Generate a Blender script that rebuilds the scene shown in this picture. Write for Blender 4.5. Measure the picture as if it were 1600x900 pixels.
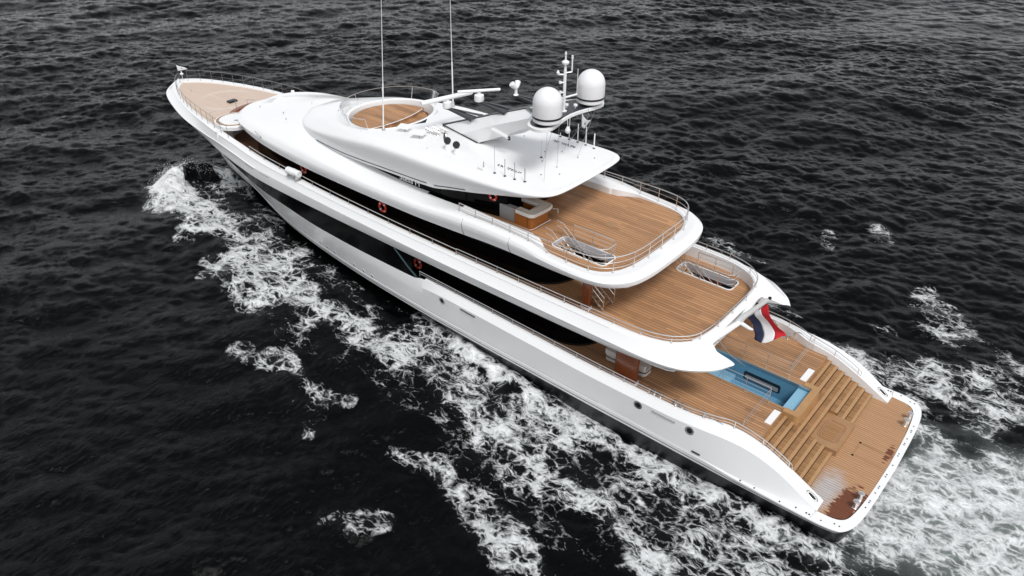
import bpy, bmesh, math, random
import numpy as np
from mathutils import Vector, Matrix
from mathutils.geometry import tessellate_polygon

for o in list(bpy.data.objects):
    bpy.data.objects.remove(o)
S = bpy.context.scene
COL = S.collection
R = math.radians
random.seed(7)

# ------------------------------------------------------------------ camera
CAM_POS = (-10.59, 36.34, 32.88)
YAW, PITCH, ROLL, FPX = -49.95, -33.21, 0.18, 1219.2
cd = bpy.data.cameras.new('camera')
cam = bpy.data.objects.new('camera', cd)
COL.objects.link(cam)
y_, p_, r_ = R(YAW), R(PITCH), R(ROLL)
fw = np.array([math.cos(p_)*math.cos(y_), math.cos(p_)*math.sin(y_), math.sin(p_)])
rt0 = np.array([math.sin(y_), -math.cos(y_), 0.0])
up0 = np.cross(rt0, fw)
rt = rt0*math.cos(r_) + up0*math.sin(r_)
up = -rt0*math.sin(r_) + up0*math.cos(r_)
cam.matrix_world = Matrix(((rt[0], up[0], -fw[0], CAM_POS[0]),
                           (rt[1], up[1], -fw[1], CAM_POS[1]),
                           (rt[2], up[2], -fw[2], CAM_POS[2]),
                           (0, 0, 0, 1)))
cd.sensor_width = 36.0
cd.lens = FPX/1600*36.0
cd.clip_start = 0.5
cd.clip_end = 9000
S.camera = cam

# ------------------------------------------------------------------ light
SUN_EL, SUN_AZ = 57.0, 152.0
w = bpy.data.worlds.new('World')
S.world = w
w.use_nodes = True
wn = w.node_tree.nodes
wl = w.node_tree.links
wn.clear()
wo = wn.new('ShaderNodeOutputWorld')
wb = wn.new('ShaderNodeBackground')
sky = wn.new('ShaderNodeTexSky')
sky.sky_type = 'NISHITA'
sky.sun_disc = False
sky.sun_elevation = R(SUN_EL)
sky.sun_rotation = R(90.0-SUN_AZ)
sky.air_density = 1.0
sky.dust_density = 0.6
sky.ozone_density = 1.0
hsv = wn.new('ShaderNodeHueSaturation')
hsv.inputs['Saturation'].default_value = 0.16
wl.new(sky.outputs[0], hsv.inputs['Color'])
wl.new(hsv.outputs[0], wb.inputs['Color'])
wb.inputs['Strength'].default_value = 0.098
wl.new(wb.outputs[0], wo.inputs['Surface'])
sd = bpy.data.lights.new('sun', 'SUN')
sd.energy = 1.4
sd.angle = R(16)
sd.color = (1.0, 0.995, 0.985)
sun = bpy.data.objects.new('sun', sd)
COL.objects.link(sun)
sv = Vector((math.cos(R(SUN_EL))*math.cos(R(SUN_AZ)), math.cos(R(SUN_EL))*math.sin(R(SUN_AZ)), math.sin(R(SUN_EL))))
sun.rotation_euler = sv.to_track_quat('Z', 'Y').to_euler()
S.view_settings.view_transform = 'Standard'
S.view_settings.look = 'None'
S.view_settings.gamma = 1.0
S.view_settings.use_curve_mapping = False
S.view_settings.exposure = 0.76

# ------------------------------------------------------------------ materials
def new_mat(name):
    m = bpy.data.materials.new(name)
    m.use_nodes = True
    nt = m.node_tree
    b = nt.nodes['Principled BSDF']
    return m, nt, b

def node(nt, kind, **kw):
    n = nt.nodes.new(kind)
    for k, v in kw.items():
        setattr(n, k, v)
    return n

def math_n(nt, op, a, b=None, c=None, clamp=False):
    n = nt.nodes.new('ShaderNodeMath')
    n.operation = op
    n.use_clamp = clamp
    for i, v in enumerate((a, b, c)):
        if v is None:
            continue
        if isinstance(v, (int, float)):
            n.inputs[i].default_value = v
        else:
            nt.links.new(v, n.inputs[i])
    return n.outputs[0]

def simple(name, col, rough=0.5, metal=0.0, coat=0.0, var=0.0, vscale=2.0, spec=0.5, bump=0.0, bscale=30.0):
    m, nt, b = new_mat(name)
    b.inputs['Base Color'].default_value = (*col, 1)
    b.inputs['Roughness'].default_value = rough
    b.inputs['Metallic'].default_value = metal
    b.inputs['Coat Weight'].default_value = coat
    b.inputs['Coat Roughness'].default_value = 0.06
    b.inputs['Specular IOR Level'].default_value = spec
    tc = node(nt, 'ShaderNodeTexCoord')
    if var > 0:
        n = node(nt, 'ShaderNodeTexNoise')
        n.inputs['Scale'].default_value = vscale
        n.inputs['Detail'].default_value = 5
        nt.links.new(tc.outputs['Object'], n.inputs['Vector'])
        mx = node(nt, 'ShaderNodeMix', data_type='RGBA')
        mx.inputs['A'].default_value = (*[c*(1-var) for c in col], 1)
        mx.inputs['B'].default_value = (*[min(1, c*(1+var*0.6)) for c in col], 1)
        nt.links.new(n.outputs['Fac'], mx.inputs['Factor'])
        nt.links.new(mx.outputs['Result'], b.inputs['Base Color'])
    if bump > 0:
        n2 = node(nt, 'ShaderNodeTexNoise')
        n2.inputs['Scale'].default_value = bscale
        n2.inputs['Detail'].default_value = 4
        nt.links.new(tc.outputs['Object'], n2.inputs['Vector'])
        bp = node(nt, 'ShaderNodeBump')
        bp.inputs['Strength'].default_value = bump
        bp.inputs['Distance'].default_value = 0.02
        nt.links.new(n2.outputs['Fac'], bp.inputs['Height'])
        nt.links.new(bp.outputs['Normal'], b.inputs['Normal'])
    return m

def teak(name, col, axis='Y', pitch=0.11, caulk=0.16, dark=0.35, var=0.25, rough=0.55):
    """Planked deck: planks run across `axis`; thin dark caulk lines, streaky plank-to-plank colour."""
    m, nt, b = new_mat(name)
    tc = node(nt, 'ShaderNodeTexCoord')
    sep = node(nt, 'ShaderNodeSeparateXYZ')
    nt.links.new(tc.outputs['Object'], sep.inputs[0])
    a = sep.outputs[axis]
    along = sep.outputs['X' if axis == 'Y' else 'Y']
    t = math_n(nt, 'DIVIDE', a, pitch)
    fr = math_n(nt, 'FRACT', t)
    fl = math_n(nt, 'FLOOR', t)
    # plank index noise: one tone per plank and per length
    comb = node(nt, 'ShaderNodeCombineXYZ')
    nt.links.new(math_n(nt, 'MULTIPLY', fl, 3.77), comb.inputs[0])
    seg = math_n(nt, 'FLOOR', math_n(nt, 'ADD', math_n(nt, 'DIVIDE', along, 3.1), math_n(nt, 'MULTIPLY', fl, 0.37)))
    nt.links.new(math_n(nt, 'MULTIPLY', seg, 1.31), comb.inputs[1])
    wn_ = node(nt, 'ShaderNodeTexWhiteNoise', noise_dimensions='2D')
    nt.links.new(comb.outputs[0], wn_.inputs['Vector'])
    # grain, stretched along the plank
    mp = node(nt, 'ShaderNodeMapping')
    mp.inputs['Scale'].default_value = (0.35, 9, 2) if axis == 'Y' else (9, 0.35, 2)
    nt.links.new(tc.outputs['Object'], mp.inputs['Vector'])
    gn = node(nt, 'ShaderNodeTexNoise')
    gn.inputs['Scale'].default_value = 1.0
    gn.inputs['Detail'].default_value = 6
    nt.links.new(mp.outputs[0], gn.inputs['Vector'])
    big = node(nt, 'ShaderNodeTexNoise')
    big.inputs['Scale'].default_value = 0.35
    big.inputs['Detail'].default_value = 4
    nt.links.new(tc.outputs['Object'], big.inputs['Vector'])
    wg = node(nt, 'ShaderNodeTexWhiteNoise', noise_dimensions='2D')
    cg = node(nt, 'ShaderNodeCombineXYZ')
    flg = math_n(nt, 'FLOOR', math_n(nt, 'DIVIDE', fl, 3.0))
    nt.links.new(math_n(nt, 'MULTIPLY', flg, 5.13), cg.inputs[0])
    nt.links.new(math_n(nt, 'FLOOR', math_n(nt, 'ADD', math_n(nt, 'DIVIDE', along, 5.2), math_n(nt, 'MULTIPLY', flg, 0.61))), cg.inputs[1])
    nt.links.new(cg.outputs[0], wg.inputs['Vector'])
    v = math_n(nt, 'ADD', math_n(nt, 'ADD', math_n(nt, 'MULTIPLY', wn_.outputs['Value'], 0.45), math_n(nt, 'MULTIPLY', math_n(nt, 'SUBTRACT', wg.outputs['Value'], 0.5), 0.32)),
               math_n(nt, 'ADD', math_n(nt, 'MULTIPLY', gn.outputs['Fac'], 0.55), math_n(nt, 'MULTIPLY', big.outputs['Fac'], 0.4)))
    v = math_n(nt, 'SUBTRACT', v, 0.70)
    v = math_n(nt, 'ADD', math_n(nt, 'MULTIPLY', v, var*2.2), 1.0)
    cl = math_n(nt, 'LESS_THAN', fr, caulk)
    k = math_n(nt, 'MULTIPLY', v, math_n(nt, 'SUBTRACT', 1.0, math_n(nt, 'MULTIPLY', cl, 1-dark)))
    vm = node(nt, 'ShaderNodeVectorMath', operation='SCALE')
    vm.inputs[0].default_value = col
    nt.links.new(k, vm.inputs['Scale'])
    nt.links.new(vm.outputs[0], b.inputs['Base Color'])
    b.inputs['Roughness'].default_value = rough
    b.inputs['Specular IOR Level'].default_value = 0.3
    return m

M = {}
M['white'] = simple('white_gelcoat', (0.83, 0.83, 0.83), 0.28, coat=0.35, var=0.03, vscale=0.6)
M['white_matt'] = simple('white_deck_paint', (0.80, 0.80, 0.80), 0.5, var=0.04, vscale=1.5)
M['dome'] = simple('white_radome', (0.78, 0.77, 0.78), 0.45, var=0.02)
M['antifoul'] = simple('black_antifouling', (0.006, 0.006, 0.007), 0.35, var=0.3, vscale=1.0)
M['black'] = simple('black_trim', (0.008, 0.008, 0.009), 0.35)
M['seam'] = simple('dark_seam', (0.05, 0.05, 0.055), 0.5)
M['glass'] = simple('black_glass', (0.0025, 0.0028, 0.0032), 0.06, spec=0.05)
M['pane'] = simple('black_glass_pane', (0.0012, 0.0012, 0.0015), 0.04, spec=0.09)
M['glass_hull'] = simple('black_hull_glass', (0.003, 0.003, 0.0035), 0.12, spec=0.035, bump=0.02, bscale=0.8)
M['darkdeck'] = simple('dark_mast_top', (0.025, 0.027, 0.033), 0.35, var=0.2)
M['steel'] = simple('stainless_steel', (0.78, 0.76, 0.74), 0.30, metal=1.0)
M['steel_dark'] = simple('dark_reflection_steel', (0.30, 0.29, 0.28), 0.35, metal=0.8)  # bow rail steel, with the dark surroundings it mirrors put into its colour
M['steel_soft'] = simple('brushed_steel', (0.55, 0.55, 0.55), 0.4, metal=0.9)
M['mahog'] = simple('varnished_mahogany', (0.20, 0.050, 0.014), 0.25, coat=0.4, var=0.35, vscale=5.0)
M['barwood'] = simple('honey_veneer', (0.34, 0.115, 0.024), 0.3, coat=0.3, var=0.3, vscale=6.0)
M['riser_shade'] = simple('shaded_riser_teak', (0.085, 0.040, 0.018), 0.5, var=0.3, vscale=4)  # riser teak darkened, the shadow band of each step put into the colour
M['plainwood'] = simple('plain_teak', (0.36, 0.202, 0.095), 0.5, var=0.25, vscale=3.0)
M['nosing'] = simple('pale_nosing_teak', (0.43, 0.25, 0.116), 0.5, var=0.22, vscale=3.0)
M['teak'] = teak('teak_deck', (0.395, 0.214, 0.108), pitch=0.20, caulk=0.17, dark=0.36, var=0.36)
M['teak_u'] = teak('teak_upper_deck', (0.40, 0.214, 0.106), pitch=0.24, caulk=0.15, dark=0.42, var=0.32)
M['teak_step'] = teak('teak_step_grating', (0.33, 0.174, 0.076), axis='Y', pitch=0.15, caulk=0.22, dark=0.45, var=0.32)
M['teak_fore'] = teak('bleached_teak', (0.575, 0.45, 0.365), pitch=0.13, caulk=0.1, dark=0.93, var=0.06)
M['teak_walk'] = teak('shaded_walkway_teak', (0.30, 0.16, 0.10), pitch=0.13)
M['pool'] = simple('blue_pool_mosaic', (0.125, 0.31, 0.45), 0.3, var=0.35, vscale=14.0)
M['pool_light'] = simple('pale_blue_mosaic', (0.24, 0.47, 0.62), 0.35, var=0.3, vscale=14.0)
M['grey'] = simple('grey_cover', (0.30, 0.30, 0.31), 0.6, var=0.1)
M['lining'] = simple('pale_grey_lining', (0.50, 0.49, 0.51), 0.5, var=0.06)
M['cream'] = simple('cream_fabric', (0.62, 0.59, 0.55), 0.8, var=0.12, vscale=4)
M['counter'] = simple('pale_stone_counter', (0.62, 0.60, 0.55), 0.3, var=0.1, vscale=6)
M['red'] = simple('orange_red_ring', (0.62, 0.035, 0.012), 0.5, var=0.1)
M['cloth_white'] = simple('white_flag_cloth', (0.72, 0.71, 0.71), 0.8)
M['cloth_red'] = simple('red_flag_cloth', (0.52, 0.010, 0.022), 0.8)
M['cloth_blue'] = simple('navy_flag_cloth', (0.012, 0.018, 0.05), 0.8)

def wet_teak():
    m, nt, b = new_mat('platform_teak_with_wet_patches')
    src = teak('tmp', (0.345, 0.195, 0.105), pitch=0.10, caulk=0.22, dark=0.42)
    # rebuild the plank colour here and darken where water lies on it
    tc = node(nt, 'ShaderNodeTexCoord')
    bpy.data.materials.remove(src)
    sep = node(nt, 'ShaderNodeSeparateXYZ')
    nt.links.new(tc.outputs['Object'], sep.inputs[0])
    fr = math_n(nt, 'FRACT', math_n(nt, 'DIVIDE', sep.outputs['Y'], 0.17))
    cl = math_n(nt, 'LESS_THAN', fr, 0.20)
    mp = node(nt, 'ShaderNodeMapping')
    mp.inputs['Scale'].default_value = (0.6, 10, 2)
    nt.links.new(tc.outputs['Object'], mp.inputs['Vector'])
    gn = node(nt, 'ShaderNodeTexNoise')
    gn.inputs['Detail'].default_value = 6
    gn.inputs['Scale'].default_value = 1
    nt.links.new(mp.outputs[0], gn.inputs['Vector'])
    def blob(cx, cy, rx, ry, amp):
        dx = math_n(nt, 'DIVIDE', math_n(nt, 'SUBTRACT', sep.outputs['X'], cx), rx)
        dy = math_n(nt, 'DIVIDE', math_n(nt, 'SUBTRACT', sep.outputs['Y'], cy), ry)
        d = math_n(nt, 'SQRT', math_n(nt, 'ADD', math_n(nt, 'MULTIPLY', dx, dx), math_n(nt, 'MULTIPLY', dy, dy)))
        mp2 = node(nt, 'ShaderNodeMapping')
        mp2.inputs['Scale'].default_value = (1.4, 5.0, 1)
        nt.links.new(tc.outputs['Object'], mp2.inputs['Vector'])
        n = node(nt, 'ShaderNodeTexNoise')
        n.inputs['Scale'].default_value = 1.3
        n.inputs['Detail'].default_value = 6
        nt.links.new(mp2.outputs[0], n.inputs['Vector'])
        return math_n(nt, 'SUBTRACT', d, math_n(nt, 'MULTIPLY', math_n(nt, 'SUBTRACT', n.outputs['Fac'], 0.5), amp))
    wet1 = math_n(nt, 'MULTIPLY', math_n(nt, 'SUBTRACT', 1.06, blob(-6.25, 4.9, 0.75, 2.0, 1.5)), 7.0, None, True)
    wet2 = math_n(nt, 'MULTIPLY', math_n(nt, 'SUBTRACT', 0.80, blob(-6.55, -0.7, 0.24, 1.0, 2.6)), 5.0, None, True)
    wet = math_n(nt, 'MAXIMUM', wet1, wet2)
    pale = math_n(nt, 'SUBTRACT', 1.0, blob(-4.95, 4.0, 0.95, 2.0, 1.2), None, True)
    pale = math_n(nt, 'MULTIPLY', pale, 1.5, None, True)
    v = math_n(nt, 'ADD', 0.75, math_n(nt, 'MULTIPLY', gn.outputs['Fac'], 0.5))
    k = math_n(nt, 'MULTIPLY', v, math_n(nt, 'SUBTRACT', 1.0, math_n(nt, 'MULTIPLY', cl, 0.55)))
    a = node(nt, 'ShaderNodeMix', data_type='RGBA')
    a.inputs['A'].default_value = (0.44, 0.244, 0.124, 1)
    a.inputs['B'].default_value = (0.46, 0.42, 0.40, 1)
    nt.links.new(pale, a.inputs['Factor'])
    c = node(nt, 'ShaderNodeMix', data_type='RGBA')
    nt.links.new(a.outputs['Result'], c.inputs['A'])
    c.inputs['B'].default_value = (0.16, 0.052, 0.024, 1)
    nt.links.new(wet, c.inputs['Factor'])
    vm = node(nt, 'ShaderNodeVectorMath', operation='SCALE')
    nt.links.new(c.outputs['Result'], vm.inputs[0])
    nt.links.new(k, vm.inputs['Scale'])
    nt.links.new(vm.outputs[0], b.inputs['Base Color'])
    nt.links.new(math_n(nt, 'SUBTRACT', 0.6, math_n(nt, 'MULTIPLY', wet, 0.4)), b.inputs['Roughness'])
    return m
M['teak_wet'] = wet_teak()

def clear_glass():
    m = bpy.data.materials.new('clear_windscreen_glass')
    m.use_nodes = True
    nt = m.node_tree
    nt.nodes.clear()
    o = node(nt, 'ShaderNodeOutputMaterial')
    t = node(nt, 'ShaderNodeBsdfTransparent')
    t.inputs[0].default_value = (0.93, 0.94, 0.94, 1)
    g = node(nt, 'ShaderNodeBsdfGlossy')
    g.inputs['Roughness'].default_value = 0.03
    f = node(nt, 'ShaderNodeFresnel')
    f.inputs['IOR'].default_value = 1.25
    mx = node(nt, 'ShaderNodeMixShader')
    nt.links.new(math_n(nt, 'MULTIPLY', f.outputs[0], 0.5), mx.inputs[0])
    nt.links.new(t.outputs[0], mx.inputs[1])
    nt.links.new(g.outputs[0], mx.inputs[2])
    nt.links.new(mx.outputs[0], o.inputs['Surface'])
    return m
M['clear'] = clear_glass()

# ------------------------------------------------------------------ helpers
def link_mesh(name, verts, faces, mat, parent=None, smooth=30.0, mats=None, fmat=None, recalc=True):
    me = bpy.data.meshes.new(name)
    me.from_pydata([tuple(v) for v in verts], [], faces)
    if recalc:
        bm = bmesh.new()
        bm.from_mesh(me)
        bmesh.ops.remove_doubles(bm, verts=bm.verts, dist=1e-4)
        bmesh.ops.recalc_face_normals(bm, faces=bm.faces)
        bm.to_mesh(me)
        bm.free()
    for mm in (mats or [mat]):
        me.materials.append(mm)
    if fmat:
        for p, i in zip(me.polygons, fmat):
            p.material_index = i
    if smooth:
        me.shade_smooth()
        me.set_sharp_from_angle(angle=R(smooth))
    o = bpy.data.objects.new(name, me)
    COL.objects.link(o)
    if parent is not None:
        o.parent = parent
    return o

def pchip(pts, n):
    """Smooth curve through control points, sampled n times per span (station-indexed)."""
    P = np.array(pts, float)
    K = len(P)
    d = np.diff(P, axis=0)
    m = np.zeros_like(P)
    for k in range(P.shape[1]):
        for i in range(1, K-1):
            a, b = d[i-1, k], d[i, k]
            m[i, k] = 0 if a*b <= 0 else 2*a*b/(a+b)
        m[0, k] = d[0, k]
        m[-1, k] = d[-1, k]
    out = []
    for i in range(K-1):
        for s in range(n):
            t = s/n
            h00, h10, h01, h11 = 2*t**3-3*t**2+1, t**3-2*t**2+t, -2*t**3+3*t**2, t**3-t**2
            out.append(h00*P[i]+h10*m[i]+h01*P[i+1]+h11*m[i+1])
    out.append(P[-1])
    return np.array(out)

def crom(pts, n, closed=False):
    """Catmull-Rom through points."""
    P = [np.array(p, float) for p in pts]
    K = len(P)
    out = []
    rng = range(K if closed else K-1)
    for i in rng:
        if closed:
            p0, p1, p2, p3 = P[i-1], P[i], P[(i+1) % K], P[(i+2) % K]
        else:
            p1, p2 = P[i], P[i+1]
            p0 = P[i-1] if i > 0 else 2*p1-p2
            p3 = P[i+2] if i+2 < K else 2*p2-p1
        for s in range(n):
            t = s/n
            out.append(0.5*((2*p1)+(-p0+p2)*t+(2*p0-5*p1+4*p2-p3)*t*t+(-p0+3*p1-3*p2+p3)*t**3))
    if not closed:
        out.append(P[-1])
    return np.array(out)

class MB:
    def __init__(s):
        s.v, s.f = [], []
    def add(s, verts, faces):
        b = len(s.v)
        s.v += [tuple(float(c) for c in q) for q in verts]
        s.f += [tuple(b+i for i in q) for q in faces]
    def rows(s, rows, closed=False):
        n = len(rows[0])
        V, F = [], []
        for r in rows:
            V += list(r)
        for i in range(len(rows)-1):
            for j in range(n if closed else n-1):
                k = (j+1) % n
                F.append((i*n+j, i*n+k, (i+1)*n+k, (i+1)*n+j))
        s.add(V, F)
    def rows_sym(s, rows):
        s.rows(rows)
        s.rows([[(p[0], -p[1], p[2]) for p in r] for r in rows])
    def box(s, x0, x1, y0, y1, z0, z1):
        V = [(x, y, z) for x in (x0, x1) for y in (y0, y1) for z in (z0, z1)]
        s.add(V, [(0, 1, 3, 2), (4, 6, 7, 5), (0, 4, 5, 1), (2, 3, 7, 6), (0, 2, 6, 4), (1, 5, 7, 3)])
    def tube(s, path, r, n=6, closed=False, cap=True):
        P = [Vector(p) for p in path]
        K = len(P)
        rs = r if isinstance(r, (list, tuple)) else [r]*K
        V, F = [], []
        prev = None
        for i, p in enumerate(P):
            if closed:
                t = (P[(i+1) % K]-P[i-1])
            else:
                t = (P[min(i+1, K-1)]-P[max(i-1, 0)])
            t.normalize()
            if prev is None:
                a = Vector((0, 0, 1)) if abs(t.z) < 0.9 else Vector((1, 0, 0))
                u = t.cross(a).normalized()
            else:
                u = (prev - t*prev.dot(t)).normalized()
            prev = u
            v = t.cross(u)
            for k in range(n):
                an = 2*math.pi*k/n
                V.append(p+(u*math.cos(an)+v*math.sin(an))*rs[i])
        for i in range(K if closed else K-1):
            i2 = (i+1) % K
            for k in range(n):
                k2 = (k+1) % n
                F.append((i*n+k, i*n+k2, i2*n+k2, i2*n+k))
        if cap and not closed:
            F.append(tuple(range(n)))
            F.append(tuple((K-1)*n+k for k in range(n)))
        s.add(V, F)
    def lathe(s, c, prof, n=20, axis=Vector((0, 0, 1))):
        c = Vector(c)
        q = Vector((0, 0, 1)).rotation_difference(Vector(axis))
        V, F = [], []
        for (r, h) in prof:
            for k in range(n):
                a = 2*math.pi*k/n
                V.append(c+q @ Vector((r*math.cos(a), r*math.sin(a), h)))
        K = len(prof)
        for i in range(K-1):
            for k in range(n):
                k2 = (k+1) % n
                F.append((i*n+k, i*n+k2, (i+1)*n+k2, (i+1)*n+k))
        if prof[0][0] > 1e-3:
            F.append(tuple(range(n)))
        if prof[-1][0] > 1e-3:
            F.append(tuple((K-1)*n+k for k in range(n)))
        s.add(V, F)
    def plate(s, outline, z1, z0=None, holes=()):
        loops = [[Vector((p[0], p[1], 0)) for p in L] for L in (outline, *holes)]
        flat = [p for L in loops for p in L]
        tris = tessellate_polygon(loops)
        n = len(flat)
        zz = (lambda p: z1(p)) if callable(z1) else (lambda p: z1)
        s.add([(p.x, p.y, zz(p)) for p in flat], [tuple(t) for t in tris])
        if z0 is not None:
            s.add([(p.x, p.y, z0) for p in flat], [tuple(t) for t in tris])
            for L in loops:
                K = len(L)
                s.add([(p.x, p.y, zz(p)) for p in L]+[(p.x, p.y, z0) for p in L],
                      [(i, (i+1) % K, K+(i+1) % K, K+i) for i in range(K)])
    def build(s, name, mat, parent=None, smooth=30.0, bevel=0.0):
        o = link_mesh(name, s.v, s.f, mat, parent, smooth)
        if bevel:
            b = o.modifiers.new('bevel', 'BEVEL')
            b.width = bevel
            b.segments = 2
            b.limit_method = 'ANGLE'
            b.angle_limit = R(40)
        return o

def tag(o, label=None, cat=None, group=None, kind=None):
    if label: o['label'] = label
    if cat: o['category'] = cat
    if group: o['group'] = group
    if kind: o['kind'] = kind
    return o

def empty(name, loc=(0, 0, 0)):
    o = bpy.data.objects.new(name, None)
    o.empty_display_size = 0.5
    o.location = loc
    COL.objects.link(o)
    return o

def sym_outline(pts):
    """closed outline from port half (ordered), mirrored."""
    return [(p[0], p[1]) for p in pts]+[(p[0], -p[1]) for p in reversed(pts) if abs(p[1]) > 1e-4]

def rrect(x0, x1, y0, y1, r, n=5):
    out = []
    for cx, cy, a0 in ((x1-r, y1-r, 0), (x0+r, y1-r, 90), (x0+r, y0+r, 180), (x1-r, y0+r, 270)):
        for k in range(n+1):
            a = R(a0+90*k/n)
            out.append((cx+r*math.cos(a), cy+r*math.sin(a)))
    return out

# ------------------------------------------------------------------ the sea
def fft_tile(N, L, V, ang, amp, lmin, seed, spread=2.0):
    rng = np.random.default_rng(seed)
    k1 = np.fft.fftfreq(N, L/N)*2*np.pi
    KX, KY = np.meshgrid(k1, k1, indexing='ij')
    K = np.hypot(KX, KY); K[0,0] = 1
    Lw = V*V/9.81
    c = (KX*math.cos(ang)+KY*math.sin(ang))/K
    Ph = np.exp(-1/(K*Lw)**2)/K**4*np.abs(c)**spread*np.exp(-(K*lmin/6.28)**2)
    Ph[0,0] = 0
    Hh = np.sqrt(Ph)*(rng.standard_normal((N,N))+1j*rng.standard_normal((N,N)))
    h = np.real(np.fft.ifft2(Hh)); s = amp/h.std()
    dx = np.real(np.fft.ifft2(-1j*KX/K*Hh)); dy = np.real(np.fft.ifft2(-1j*KY/K*Hh))
    return h*s, dx*s, dy*s
def bil(T, L, x, y):
    N = T.shape[0]
    u = (x/L)%1*N; v = (y/L)%1*N
    i = np.floor(u).astype(int); j = np.floor(v).astype(int)
    fu, fv = u-i, v-j
    i%=N; j%=N; i2=(i+1)%N; j2=(j+1)%N
    return (T[i,j]*(1-fu)+T[i2,j]*fu)*(1-fv)+(T[i,j2]*(1-fu)+T[i2,j2]*fu)*fv
_rng = np.random.default_rng(11)
_NT = [_rng.random((256,256)) for _ in range(3)]
def vnoise(x, y, sc, oct=4, t=0):
    o = 0; a = 1; tot = 0
    for k in range(oct):
        T = _NT[(t+k)%3]
        u=(x/sc*2**k+17.3*k+31*t)%256; v=(y/sc*2**k+9.1*k+7*t)%256
        i=np.floor(u).astype(int); j=np.floor(v).astype(int); fu=u-i; fv=v-j
        fu=fu*fu*(3-2*fu); fv=fv*fv*(3-2*fv); i%=256; j%=256; i2=(i+1)%256; j2=(j+1)%256
        o = o+a*((T[i,j]*(1-fu)+T[i2,j]*fu)*(1-fv)+(T[i,j2]*(1-fu)+T[i2,j2]*fu)*fv); tot+=a; a*=.5
    return o/tot
AZ = R(YAW)
# grid turned to look along the swell, finer around the yacht
def axis(breaks):
    out=[]
    for (a,b,st) in breaks: out.append(np.arange(a,b,st))
    return np.concatenate(out)
ga = axis([(2,75,.15),(75,120,.22),(120,190,.38),(190,300,1.0)])
gb = axis([(-190,-110,.8),(-110,-60,.35),(-60,60,.15),(60,110,.35),(110,190,.8)])
A, B = np.meshgrid(ga, gb, indexing='ij')
X = CAM_POS[0]+A*math.cos(AZ)-B*math.sin(AZ)
Y = CAM_POS[1]+A*math.sin(AZ)+B*math.cos(AZ)

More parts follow.
